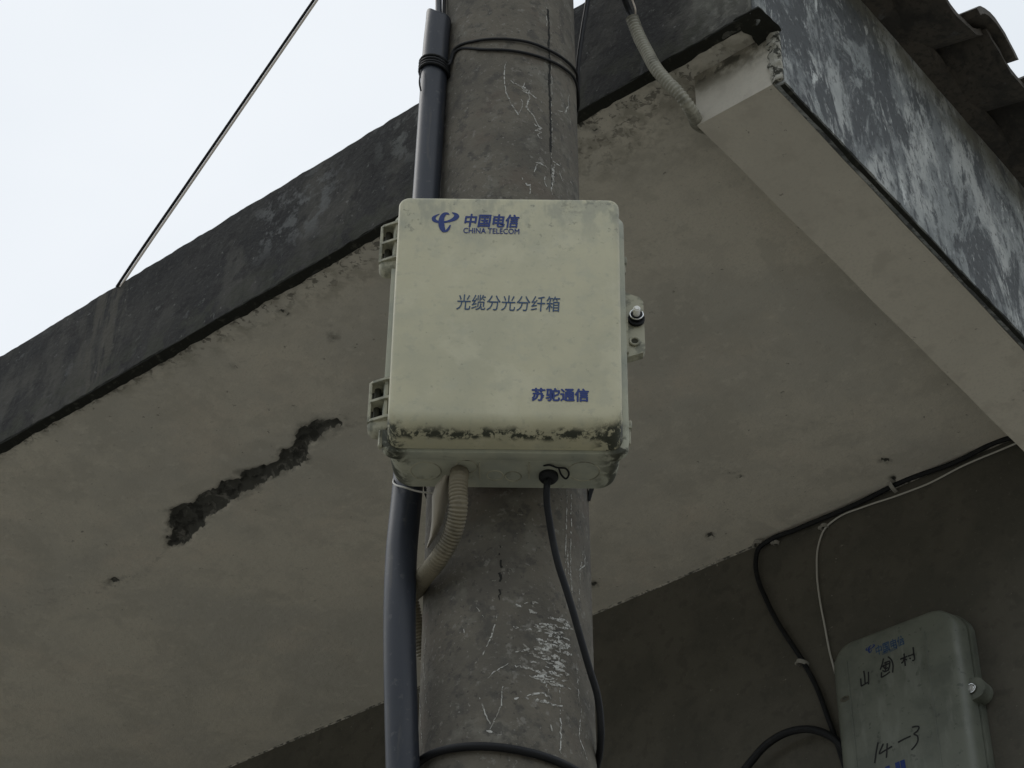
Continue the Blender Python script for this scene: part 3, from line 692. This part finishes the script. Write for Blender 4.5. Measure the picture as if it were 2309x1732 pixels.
base = lmesh('base', join(loft([R(.0474, .1722, .1735, -.2275, .2290, .022, .020), R(.0482, .1738, .1750, -.2290, .2305, .023, .021), R(.0650, .1738, .1750, -.2290, .2305, .023, .021), R(.0662, .1728, .1740, -.2280, .2295, .022, .02)]),
                          loft([R(.0655, .1640, .1660, -.2240, .2210, .02, .02), R(.1200, .1610, .1630, -.2235, .2200, .024, .024), R(.1370, .1590, .1610, -.2230, .2180, .028, .028), R(.1400, .1560, .1580, -.2200, .2150, .028, .028)])), M['base'], tb, smooth=True, angle=40)
TBI = tb.matrix_world.inverted()
def tl(p): return TBI @ (V(p) + V((0, 0, EYE)))            # eye-relative -> box frame
def tonz(u, v, zl=-.2236):                                  # picture point on the underside of the base, in box frame
    n = EZ; d = (C0 + EZ * zl).dot(n); return tl(on(u, v, n, d))
def tony(u, v, yl=0.): n = EY; d = (C0 + EY * yl).dot(n); return tl(on(u, v, n, d))
# moulded marks on the underside
for (u, v, r) in ((960, 1062, .0215), (1316, 1063, .0225), (1116, 1072, .0115), (1157, 1074, .0115), (1052, 1052, .015)):
    c = tonz(u, v); P = [c + V((r * cos(2 * pi * k / 40), r * .98 * sin(2 * pi * k / 40), 0)) for k in range(40)]
    lmesh('knockout', tube(P, .0011, 6, closed=True), M['hinge'], base, smooth=True)
for u in (1081, 1193):
    p, q = tonz(u, 1042), tonz(u + 1, 1078)
    lmesh('rib', bev(p.x - .001, p.x + .001, min(p.y, q.y), max(p.y, q.y), -.2258, -.2232, .0005), M['hinge'], base)
# cord gland: black grommet with its dangling retainer loop
gc = tonz(1237, 1071)
lmesh('grommet', join(tube([gc + V((0, 0, .002)), gc + V((0, 0, -.002)), gc + V((0, 0, -.006)), gc + V((0, 0, -.010)), gc + V((0, 0, -.013))], .0135, 24, rf=lambda s, t: (.0135, .014, .0138, .011, .0065)[min(4, int(round(t * 4)))])), M['black'], tb, smooth=True, angle=60)
P = spline([tonz(1226, 1050), tonz(1240, 1045) + V((0, 0, -.003)), tonz(1256, 1048) + V((0, 0, -.005)), tonz(1275, 1050) + V((0, 0, -.005)), tonz(1283, 1060) + V((0, 0, -.007)), tonz(1276, 1068) + V((0, 0, -.009)), tonz(1266, 1062) + V((0, 0, -.007)), tonz(1260, 1052) + V((0, 0, -.003))], 5)
lmesh('retainer_loop', tube(P, .0014, 8), M['black'], tb, smooth=True)
# hinges on the left
def hinge(zt, zb):
    n = 3; G = []
    xi, xo = -.170, -.195
    zs = [zt, (zt + zb) / 2 , zb]
    for i, z in enumerate(zs):
        # plate: from the lid side back round to the base, outer end set further back
        t = .0042
        pts = [(xi + .008, .034), (xi, .036), (xo + .004, .046), (xo, .052), (xo, .070), (xo + .004, .074), (xi + .006, .074)]
        m = len(pts); vs = [V((x, y, z)) for x, y in pts] + [V((x, y, z + t)) for x, y in pts]
        fs = [tuple(range(m)), tuple(range(m, 2 * m))] + [(k, (k + 1) % m, m + (k + 1) % m, m + k) for k in range(m)]
        G.append((vs, fs))
    G.append(bev(xo, xo + .0045, .048, .056, zb, zt + .003, .0008))
    G.append(bev(xi - .002, xi + .0035, .040, .048, zb - .002, zt + .004, .0008))
    # rounded closing lug under the lowest plate
    rg = []
    for z, s in ((zb, 1), (zb - .006, .95), (zb - .012, .78), (zb - .017, .45), (zb - .0185, .2)):
        cx_, cy_ = (xi + xo) / 2 + .003, .060
        rg.append([V((cx_ + (x - cx_) * s, cy_ + (y - cy_) * s, z)) for x, y in [(xi + .008, .040), (xi, .042), (xo + .004, .048), (xo, .054), (xo, .068), (xo + .004, .073), (xi + .006, .073)]])
    G.append(loft(rg))
    o = lmesh('hinge', join(*G), M['hinge'], tb, smooth=True, angle=30)
    lmesh('hinge_pin', join(cyl(V((-.1835, .062, zb)), V((-.1835, .062, zt)), .0048, seg=14), bev(-.192, -.172, .068, .072, zb, zt, .0008)), M['gap'], o)
hinge(.2005, .1290)
hinge(-.1080, -.1770)
# rim posts beside the hinges and a moulded stub at the lower left
lmesh('side_clip', bev(-.1775, -.1715, .046, .056, -.2210, -.190, .002), M['hinge'], tb)
for zt_, zb_ in ((.150, .118), (-.165, -.205)):
    o = lmesh('side_clip', join(bev(.1725, .1785, .052, .062, zt_ - .014, zt_, .001), bev(.1735, .1765, .054, .060, zb_, zt_ - .012, .0008)), M['hinge'], tb)
# hasp with bolt on the right
def plate(pts, y0, y1):
    m = len(pts); vs = [V((x, y0, z)) for x, z in pts] + [V((x, y1, z)) for x, z in pts]
    return vs, [tuple(range(m)), tuple(range(m, 2 * m))] + [(k, (k + 1) % m, m + (k + 1) % m, m + k) for k in range(m)]
hp = [(.170, .083), (.182, .0775), (.196, .071), (.2015, .062), (.2020, -.028), (.199, -.036), (.170, -.047)]
hasp = lmesh('hasp', join(plate(hp, .056, .060), plate([(.170, .030), (.1775, .030), (.1775, -.040), (.170, -.044)], .050, .0575), plate([(.170, -.031), (.2018, -.020), (.2018, -.027), (.199, -.0345), (.170, -.046)], .0595, .072)), M['hinge'], tb)
bc = V((.190, .056, .029))
bolt = lmesh('bolt', join(cyl(bc, bc + V((0, -.022, .001)), .0052, seg=18), cyl(bc + V((0, -.0215, .001)), bc + V((0, -.024, .001)), .0048, .0035, seg=18)), M['bolt_glint'], hasp, smooth=True)
lmesh('nut', join(cyl(bc + V((0, 0, -.002)), bc + V((0, -.010, -.002)), .0105, seg=6), cyl(bc + V((0, -.001, -.004)), bc + V((0, -.006, -.004)), .0125, seg=20)), M['black'], hasp)
lmesh('washer', tube([bc + V((.0098 * cos(2 * pi * k / 24), -.0105, -.0005 + .0098 * sin(2 * pi * k / 24))) for k in range(7, 27)], .0009, 6), M['steel'], hasp, smooth=True)
rc = V((.1865, .0555, -.0165))
lmesh('lock_eye', join(tube([rc + V((.0066 * cos(2 * pi * k / 28), -.0015, .0066 * sin(2 * pi * k / 28))) for k in range(28)], .0019, 8, closed=True)), M['hinge'], hasp, smooth=True)
lmesh('eye_hole', cyl(rc + V((0, .0004, 0)), rc + V((0, -.0012, 0)), .0055, seg=20), M['gap'], hasp)

# lettering printed on the lid
def text_mesh(name, body, x0, x1, z0, z1, mat, parent, bold=0., fat=0., rot=0., y=-.0004, shear=0., label=None, frame=None):
    cu = bpy.data.curves.new('t', 'FONT'); cu.body = body; cu.size = 1; cu.offset = bold; cu.resolution_u = 3; cu.shear = shear
    ob = bpy.data.objects.new('t', cu); COL.objects.link(ob)
    bpy.context.view_layer.update()
    me = bpy.data.meshes.new_from_object(ob.evaluated_get(bpy.context.evaluated_depsgraph_get()))
    bpy.data.objects.remove(ob); bpy.data.curves.remove(cu)
    xs = [v.co.x for v in me.vertices]; ys = [v.co.y for v in me.vertices]
    xa, xb, ya, yb = min(xs), max(xs), min(ys), max(ys)
    cxm, czm = (x0 + x1) / 2, (z0 + z1) / 2
    vs = []; fs = []; d_ = fat
    for q_, (ox, oz) in enumerate(((0, 0), (d_, 0), (-d_, 0), (0, d_), (0, -d_)) if fat else ((0, 0),)):
      n0 = len(vs); fs += [tuple(i + n0 for i in p.vertices) for p in me.polygons]
      for v in me.vertices:
        lx = (v.co.x - xa) / (xb - xa) * (x1 - x0) + x0 - cxm; lz = (v.co.y - ya) / (yb - ya) * (z1 - z0) + z0 - czm
        lx += ox; lz += oz
        vs.append(V((cxm + lx * cos(rot) - lz * sin(rot), y - .00006 * q_, czm + lx * sin(rot) + lz * cos(rot))))
    bpy.data.meshes.remove(me)
    if frame: vs = [frame(v) for v in vs]
    return lmesh(name, (vs, fs), mat, parent, label=label)
def fp(u, v): return tony(u, v, 0.)
def text_px(body, u0, u1, v0, v1, mat, **k):
    p, q = fp(u0, v1), fp(u1, v0); return text_mesh('lettering', body, p.x, q.x, p.z, q.z, mat, lid, **k)
text_px('中国电信', 1047, 1171, 484.5, 512.5, M['ink'], bold=.012, fat=.00045, rot=radians(-.6), shear=.12)
text_px('CHINA TELECOM', 1044.8, 1171, 516, 526.5, M['ink'], fat=.00018, rot=radians(-.6))
text_px('光缆分光分纤箱', 1029, 1263, 668, 700, M['ink2'], bold=.0, fat=.00014, rot=radians(-.95), shear=.05)
text_px('苏驼通信', 1199.5, 1327, 877, 904.5, M['ink'], bold=.010, fat=.0006, rot=radians(-.3))
def polystroke(pts, mapf, nrm, th=.0003, n=5):
    P = spline([mapf(x, y) for x, y, _ in pts], n); Wd = []
    for i in range(len(pts) - 1):
        Wd += [pts[i][2] + (pts[i + 1][2] - pts[i][2]) * k / n for k in range(n)]
    Wd.append(pts[-1][2]); return P, Wd
def logo(mapf, k, nrm, th=.0003, dy=V((0, -.0004, 0))):
    G = []
    for j, pts in enumerate(([(435, 195, 10), (375, 225, 34), (325, 270, 62), (335, 315, 68), (400, 345, 52), (480, 352, 46), (560, 345, 42), (650, 322, 56), (725, 285, 78), (762, 243, 84), (750, 208, 66), (715, 185, 40), (672, 170, 14)],
                           [(622, 212, 12), (592, 190, 40), (545, 190, 58), (500, 228, 74), (475, 290, 84), (468, 360, 90), (475, 420, 94), (492, 478, 84), (525, 525, 54), (565, 520, 46), (605, 480, 42), (642, 408, 22)])):
        P, Wd = polystroke(pts, mapf, nrm, n=6)
        G.append(ribbon([p + dy * (1 + j * .5) for p in P], [w_ * k for w_ in Wd], nrm, th * .3))
    return join(*G)
kl = 1.22 * (fp(1100, 500).x - fp(1000, 500).x) / 100 / 8.508
lmesh('emblem', logo(lambda x, y: fp(940 + x / 8.508, 460 + y / 8.508), kl, lambda p: V((0, -1, 0))), M['ink'], lid)

# steel band end and pale tie under the box
o = mesh('box_strap', ribbon([onpole(1338, 1101, .002), onpole(1334, 1115, .004), onpole(1328, 1128, .002)], [.012, .010, .003], lambda p: V((.5, -1, 0)).normalized(), .002), M['black'], tb) if False else None
z_ = ony(1330, 1100, 2.5).z
P = backpts(z_, z_, .003, -.35, pi + .25, 20)
bd = thing('mounting_band', 'dark band round the pole under the right corner of the cream box', 'band', P[0])
mesh('band', join(ribbon(P, .014, pn, .002), hexa([ony(1329, 1098, 2.47), ony(1340, 1098, 2.47), ony(1330, 1130, 2.47), ony(1326, 1128, 2.47), ony(1329, 1098, 2.50), ony(1341, 1098, 2.50), ony(1331, 1131, 2.50), ony(1326, 1128, 2.50)])), M['black'], bd)
P = spline([ony(889, 1078, 2.43), ony(886.5, 1087, 2.415), ony(891, 1093, 2.403), ony(915, 1100, 2.385), ony(942, 1108, 2.385), ony(965, 1111, 2.385), ony(984, 1112, 2.39), ony(995, 1108, 2.40)], 6)
o = mesh('tie_wire', tube(P, .0014, 8), M['whitewire'], smooth=True, loc=P[0]); tag(o, 'thin pale wire across the blue grey pipe right under the cream box', 'wire')

# corrugated conduit below the box
P = [onz(1037, 1062, C0.z - .218), ony(1034, 1085, 2.305), ony(1033, 1107, 2.306), ony(1034, 1138, 2.312), ony(1030, 1169, 2.325), ony(1019, 1209, 2.345), ony(992, 1256, 2.372), ony(958, 1298, 2.42), ony(935, 1332, 2.475), V((-.149, 2.54, 1.695)), V((-.13, 2.60, 1.64)), V((-.08, 2.645, 1.56))]
cd = thing('corrugated_conduit', 'beige corrugated conduit curving from the box underside behind the blue pipe', 'conduit', P[0])
mesh('corrugated_tube', corrugated(spline(P, 10), .0138), M['conduit'], cd, smooth=True, angle=80)
fl = [((1008, 1072), 16, 2.315), ((999, 1096), 34, 2.322), ((993, 1122), 38, 2.328), ((990, 1150), 32, 2.336), ((985, 1180), 24, 2.346), ((976, 1210), 14, 2.36), ((963, 1236), 4, 2.378)]
vs, fs = [], []
for (u, v), wd, y in fl:
    for k in range(7):
        t = -1 + 2 * k / 6
        for th in (0, .0014): vs.append(ony(u + t * wd / 2, v + t * wd * .05, y - .010 * (1 - t * t) + .006 * t + th))
for i in range(len(fl) - 1):
    for k in range(6):
        for s_ in (0, 1): a_ = i * 14 + k * 2 + s_; fs.append((a_, a_ + 2, a_ + 16, a_ + 14))
    for k in (0, 6): a_ = i * 14 + k * 2; fs.append((a_, a_ + 1, a_ + 15, a_ + 14))
for i in (0, len(fl) - 1):
    for k in range(6): a_ = i * 14 + k * 2; fs.append((a_, a_ + 1, a_ + 3, a_ + 2))
mesh('split_sleeve', (vs, fs), material('dull_cream_sleeve', (.30, .27, .215), rough=.5), cd, smooth=True, angle=60)

# black cable out of the grommet
P = [BX(gc.x, gc.y, gc.z - .006), ony(1233, 1098, 2.312), ony(1233.5, 1138, 2.322), ony(1238, 1169, 2.33), ony(1246, 1216, 2.342), ony(1260, 1277, 2.352), ony(1275, 1323, 2.36), ony(1293, 1382, 2.37), ony(1312, 1449, 2.385), ony(1330, 1511, 2.40), ony(1346, 1564, 2.415), ony(1353, 1610, 2.43), ony(1355, 1655, 2.445), ony(1352, 1698, 2.47), ony(1345, 1732, 2.50), V((.135, 2.56, 1.28)), V((.09, 2.62, 1.1)), V((.03, 2.635, .8)), V((.02, 2.635, -EYE))]
o = mesh('black_cable', tube(spline(P, 8), .0050, 12), M['black'], smooth=True, loc=P[0]); tag(o, 'black cable hanging from the box grommet in front of the pole', 'cable')

# ---------------------------------------------------------------- conduit running up under the eave corner
P = [onb(1421, 30, 2.17), onb(1425.7, 42, 2.175), onb(1437, 73, 2.185), onb(1459, 118, 2.195), onb(1487, 165, 2.203), onb(1505, 185, 2.212), onb(1527, 207, 2.225), onb(1548, 234, 2.245), onb(1562, 256, 2.27), H(1.490, 2.32, 2.900), H(1.489, 2.40, 2.94), H(1.4885, 2.55, 2.984), H(1.4885, 3.0, 2.985), H(1.4885, 3.68, 2.985)]
ec = thing('eave_conduit', 'pale corrugated conduit curving down over the fascia to the beam end', 'conduit', P[1])
SP = spline(P[1:], 12)
SPr = resample(SP, .0016); hl_ = .30
mesh('corrugated_tube', tube(SPr, .013, 18, rf=lambda s, t: .0132 - (.0024 if s < hl_ else .0006) * (.5 - .5 * cos(2 * pi * s / .0075)) ** 1.5), M['greyconduit'], ec, smooth=True, angle=80)
P2 = [V((.10, 2.43, 5.3)), H(1.62, 2.0, 4.6), onb(1392, -40, 2.12), onb(1408, 0, 2.15), onb(1418, 25, 2.168)] + [SP[0] + (SP[2] - SP[0]) * .8, SP[5]]
ecc = mesh('feed_cable', tube(spline(P2, 8), .0062, 10), M['black'], smooth=True, loc=P2[0]); tag(ecc, 'black cable dropping into the open end of the pale eave conduit', 'cable')
P3 = [V((.11, 2.44, 5.3)), H(1.60, 2.0, 4.6), onb(1418, -30, 2.125), onb(1426, 0, 2.15), onb(1433, 22, 2.165), SP[0] + V((.006, 0, .002)), SP[4] + V((.004, 0, 0))]
o = mesh('feed_wire', tube(spline(P3, 8), .0016, 8), M['palewire'], smooth=True, loc=P3[0]); tag(o, 'thin pale wire beside the black cable entering the pale eave conduit', 'wire')

# ---------------------------------------------------------------- stay cable in the sky
p0 = onb(266, 634, 2.2215); dep = p0.dot(Fw)
def ond(u, v, d): return ray(u, v) * d
q0 = H(p0.dot(A), 2.2215, 3.312)
e1 = ond(708, 0, dep * 1.02); e2 = e1 + (e1 - q0) * 7
st = thing('overhead_cable', 'twin black and pale overhead cable rising against the sky from the fascia top', 'cable', q0)
for nm, dx, r, mt in (('black_strand', -.0005, .0037, 'black'), ('pale_strand', .0078, .0031, 'palewire')):
    P = [q0 + V((dx, 0, -.004))] + [q0.lerp(e2, t) + V((dx, 0, -.0 * sin(pi * t))) for t in (.01, .04, .08, .12, .2, .35, .5, .65, .8, 1)]
    mesh(nm, tube(spline(P, 5), r, 8), M[mt], st, smooth=True)

# ---------------------------------------------------------------- wires along the wall under the soffit
def on_wall(u, v, off=.012): return onb(u, v, 3.693 - off)
P = [H(1.49, 3.683, 2.985), on_wall(2262, 992), on_wall(2200, 1020), on_wall(2019, 1096), on_wall(1900, 1150), on_wall(1800, 1192), on_wall(1735, 1219), on_wall(1714, 1236), on_wall(1706, 1270), on_wall(1712, 1310), on_wall(1730, 1352), on_wall(1770, 1425), on_wall(1815, 1500), on_wall(1846, 1562), on_wall(1868, 1620), on_wall(1890, 1690), on_wall(1915, 1760)]
o = mesh('wall_cable', tube(wobble(spline(P, 8), .0055, 7), .0064, 10), M['black'], smooth=True, loc=P[0]); tag(o, 'thick black cable following the soffit line then dropping down the wall to the grey box', 'cable')
P = [H(1.49, 3.685, 2.992), on_wall(2262, 986, .008), on_wall(2200, 1013, .008), on_wall(2100, 1053, .008), on_wall(2019, 1087, .008), on_wall(1900, 1138, .008), on_wall(1800, 1180, .008), on_wall(1745, 1205, .007)]
o = mesh('soffit_cable', tube(wobble(spline(P, 8), .003, 7, 5), .0062, 10), M['black'], smooth=True, loc=P[0]); tag(o, 'black cable tucked straight into the corner between wall and soffit', 'cable')
P = [on_wall(2300, 996, .02), on_wall(2262, 1012, .01), on_wall(2190, 1042, .006), on_wall(2090, 1092, .006), on_wall(2019, 1119, .006), on_wall(1945, 1144, .006), on_wall(1888, 1168, .006), on_wall(1862, 1190, .006), on_wall(1846, 1228, .006), on_wall(1842, 1290, .006), on_wall(1850, 1360, .006), on_wall(1862, 1425, .006), on_wall(1876, 1490, .006), on_wall(1890, 1540, .01), on_wall(1915, 1600, .012)]
o = mesh('phone_wire', tube(wobble(spline(P, 8), .001, 12), .0023, 8), M['whitewire'], smooth=True, loc=P[0]); tag(o, 'thin white wire on the wall bending down to the upper left of the grey box', 'wire')
# cable loop at the lower edge
P = [on_wall(1640, 1790, .04), on_wall(1690, 1722, .04), on_wall(1730, 1678, .04), on_wall(1775, 1652, .04), on_wall(1830, 1645, .035), on_wall(1880, 1665, .02), on_wall(1920, 1720, .01), on_wall(1960, 1800, .01)]
o = mesh('cable_coil', tube(spline(P, 8), .0095, 10), M['black'], smooth=True, loc=P[0]); tag(o, 'black cable arching low on the dark wall left of the grey box', 'cable')
clips = [((1717, 1231), .026, 'white clip where the thick cable leaves the soffit line', 10), ((1862, 1191), .016, 'white clip at the bend of the thin white wire', 0), ((2019, 1100), .030, 'white clip over the thick cable below the soffit', 80), ((1814, 1500), .026, 'white clip halfway down the dropping thick cable', 20), ((1753, 1227), .012, 'small white clip on the bare wall right of the cable bend', 15)]
for (u, v), s_, lb, ang in clips:
    c = on_wall(u, v, .0); a0 = c.dot(A); z0 = c.z; t = thing('cable_clip', lb, 'clip', H(a0, 3.693, z0), 'white cable clips on the wall')
    ca, sa = cos(radians(ang)), sin(radians(ang)); G = []
    def Q(x, y, z): return H(a0 + x * ca - z * sa, 3.693 - y, z0 + x * sa + z * ca)
    P = [Q(-s_ / 2, .002, 0), Q(-s_ / 2, s_ * .5, 0), Q(-s_ * .3, s_ * .8, 0), Q(0, s_ * .95, 0), Q(s_ * .3, s_ * .8, 0), Q(s_ / 2, s_ * .5, 0), Q(s_ / 2, .002, 0)]
    mesh('saddle', ribbon(spline(P, 3), .010, lambda p: (V((0, 0, 0)) - B * .01 + V((0, 0, .0))).normalized() if False else (H(a0, 3.693, z0) - p).normalized() * -1, .0018), M['clip'], t)
    mesh('nail', join(cyl(Q(s_ / 2 + .003, 0, 0), Q(s_ / 2 + .003, .010, 0), .0032, seg=10), cyl(Q(s_ / 2 + .003, .009, 0), Q(s_ / 2 + .003, .012, 0), .0048, seg=10)), M['clip'], t)

# ---------------------------------------------------------------- grey meter box on the wall
b2 = bpy.data.objects.new('junction_box', None); COL.objects.link(b2)
BZ0, BZ1 = 2.00, 2.568
BA = (1.715 + 2.045) / 2
o0 = H(BA, 3.693, BZ0) + V((0, 0, EYE)); b2.location = o0; b2.rotation_euler = (0, 0, AZ - pi / 2)
tag(b2, 'dim grey green plastic wall box with handwritten black characters under the eave', 'junction box')
# local: x to the right (-a), y into the wall, z up
W2 = .165; H2 = BZ1 - BZ0
R2 = lambda y, hw, zb, zt, r: ringpts(LX, y, hw, hw, zb, zt, r, r, 9)
cov = lmesh('cover', loft([R2(-.0800, W2 - .028, .022, H2 - .012, .040), R2(-.0795, W2 - .022, .016, H2 - .008, .044), R2(-.0765, W2 - .013, .008, H2 - .003, .050), R2(-.0700, W2 - .006, .003, H2, .055), R2(-.050, W2 - .001, .0, H2 + .003, .058), R2(-.030, W2 + .002, -.002, H2 + .005, .060)]), M['box2'], b2, smooth=True, angle=50)
lmesh('back_shell', loft([R2(-.0296, W2 - .003, .0, H2 + .001, .058), R2(-.027, W2 - .003, .0, H2 + .001, .058), R2(-.0268, W2 + .006, -.006, H2 + .009, .062), R2(-.003, W2 + .008, -.008, H2 + .011, .064), R2(.0, W2 + .006, -.006, H2 + .009, .064)]), M['box2'], b2, smooth=True, angle=40)
B2I = (Matrix.Translation(o0) @ Matrix.Rotation(AZ - pi / 2, 4, 'Z')).inverted()
def f2(u, v, off=.080): return B2I @ (onb(u, v, 3.693 - off) + V((0, 0, EYE)))
# raised centre panel line and bevel ridge
for xx, w_ in ((W2 * .52, .0016), (-W2 * .72, .0016)):
    lmesh('panel_ridge', bev(xx - w_, xx + w_, -.0818, -.0790, .06, H2 - .05, .0006), M['box2'], cov)
# screw ears
def ear(c, r, sx):
    vs = []; n = 18; pts = []
    for k in range(n + 1):
        t = -pi / 2 + pi * k / n; pts.append((c.x + sx * r * cos(t), c.z + r * sin(t)))
    pts = [(c.x - sx * .03, c.z - r * 1.15)] + pts + [(c.x - sx * .03, c.z + r * 1.15)]
    e = lmesh('screw_ear', plate(pts, -.050, -.012), M['box2'], b2)
    cc = V((c.x - sx * .006, -.050, c.z))
    lmesh('screw', join(cyl(cc, cc + V((0, -.004, 0)), .0125, .0115, seg=20)), M['gap'], e)
    lmesh('screw_head', join(cyl(cc + V((0, -.004, 0)), cc + V((0, -.0065, 0)), .0085, .007, seg=18), tube([cc + V((.0105 * cos(2 * pi * k / 20), -.0045, .0105 * sin(2 * pi * k / 20))) for k in range(20)], .0012, 6, closed=True)), M['steel'], e, smooth=True)
er = f2(2196, 1561, .035); ear(V((W2 + .008, 0, er.z)), .026, 1)
# catch on the left face of the cover
cl = f2(1898, 1580, .078)
lmesh('catch', loft([[V((cl.x + .010 + .013 * q_ * cos(t_), yy, cl.z + .0075 * q_ * sin(t_))) for t_ in [2 * pi * k / 18 for k in range(18)]] for yy, q_ in ((-.070, 1), (-.0805, 1), (-.0815, .8), (-.0815, .55), (-.0800, .45))]), material('rusty_catch', (.085, .08, .06), rough=.6), cov)
for k in range(5):
    q = f2(1874 + k * 2.0, 1500 + k * 18, .03)
    lmesh('vent_tooth', bev(-W2 - .014, -W2 - .002, -.032, -.022, q.z - .004, q.z + .004, .001), M['box2'], b2)
# handwriting in marker, copied stroke by stroke; coordinates from an enlargement of the photograph
hz = lambda x, y: f2(1860 + x / 4.997, 1400 + y / 4.997) + V((0, -.0006, 0))
def hand(strokes, wd, mat, name='handwriting', label=None):
    G = []
    for s_ in strokes:
        P = spline([hz(x, y) for x, y in s_], 4) if len(s_) > 2 else [hz(*s_[0]), (hz(*s_[0]) + hz(*s_[1])) / 2, hz(*s_[1])]
        G.append(ribbon(P, wd, lambda p: V((0, -1, 0)), .0003))
    return lmesh(name, join(*G), mat, cov, label=label)
for lb, st_ in (('first handwritten character', [[(405, 650), (408, 695), (412, 735)], [(410, 738), (455, 712), (492, 690)], [(440, 565), (450, 640), (455, 705)], [(492, 575), (494, 640), (492, 718)]]),
      ('second handwritten character', [[(662, 425), (650, 480), (625, 555)], [(712, 405), (750, 440), (768, 490), (765, 585)], [(668, 480), (700, 465), (735, 455)], [(640, 520), (690, 495), (735, 480)], [(690, 460), (688, 520), (680, 580)], [(735, 460), (728, 520), (715, 565)], [(650, 560), (680, 575), (720, 550)], [(640, 580), (637, 640)], [(637, 640), (690, 610), (735, 575)], [(660, 500), (680, 540), (715, 530)]]),
      ('third handwritten character', [[(850, 435), (890, 418), (930, 402)], [(893, 370), (900, 440), (908, 510)], [(895, 430), (880, 465), (862, 480)], [(903, 430), (925, 440)], [(935, 400), (980, 385), (1010, 372)], [(995, 298), (1003, 370), (1005, 445), (985, 450)], [(955, 420), (970, 430)]]),
      ('handwritten digit one', [[(600, 1370), (580, 1480), (562, 1605)]]), ('handwritten digit four', [[(660, 1385), (635, 1440), (615, 1500), (665, 1470), (760, 1415)], [(705, 1380), (700, 1460), (695, 1545)]]),
      ('handwritten dash', [[(825, 1370), (890, 1335), (970, 1300)]]), ('handwritten digit three', [[(985, 1200), (1030, 1190), (1060, 1195), (1045, 1240), (1005, 1275), (1045, 1300), (1050, 1350), (1010, 1420), (975, 1455)]])):
    hand(st_, .0036, M['marker'], name='handwritten_mark', label=lb)
k2 = .085 / (530 * 8.508) * 8.508
def hl(x, y):                 # small emblem and lettering, slanting with the cover
    return hz(455 + (x - 275) * .21, 305 + (y - 170) * .21 - (x - 275) * .085)
kk = (hz(560, 330) - hz(455, 330)).length / 540
lmesh('emblem', logo(hl, kk * .9, lambda p: V((0, -1, 0)), dy=V((0, -.0001, 0))), M['ink'], cov)
p, q = hz(575, 345), hz(895, 215)
text_mesh('lettering', '中国电信', p.x, q.x, (p.z + q.z) / 2 - .012, (p.z + q.z) / 2 + .014, M['ink2'], cov, bold=.02, rot=radians(2), y=p.y)
p, q = hz(645, 372), hz(815, 300)
text_mesh('lettering', 'CHINA TELECOM', p.x, q.x, (p.z + q.z) / 2 - .004, (p.z + q.z) / 2 + .003, M['ink2'], cov, bold=.01, rot=radians(2), y=p.y)
p, q = hz(690, 1700), hz(905, 1560)
text_mesh('lettering', 'HJ', p.x, q.x, p.z - .036, p.z + .013, M['ink'], cov, bold=.06, y=p.y, rot=radians(3))
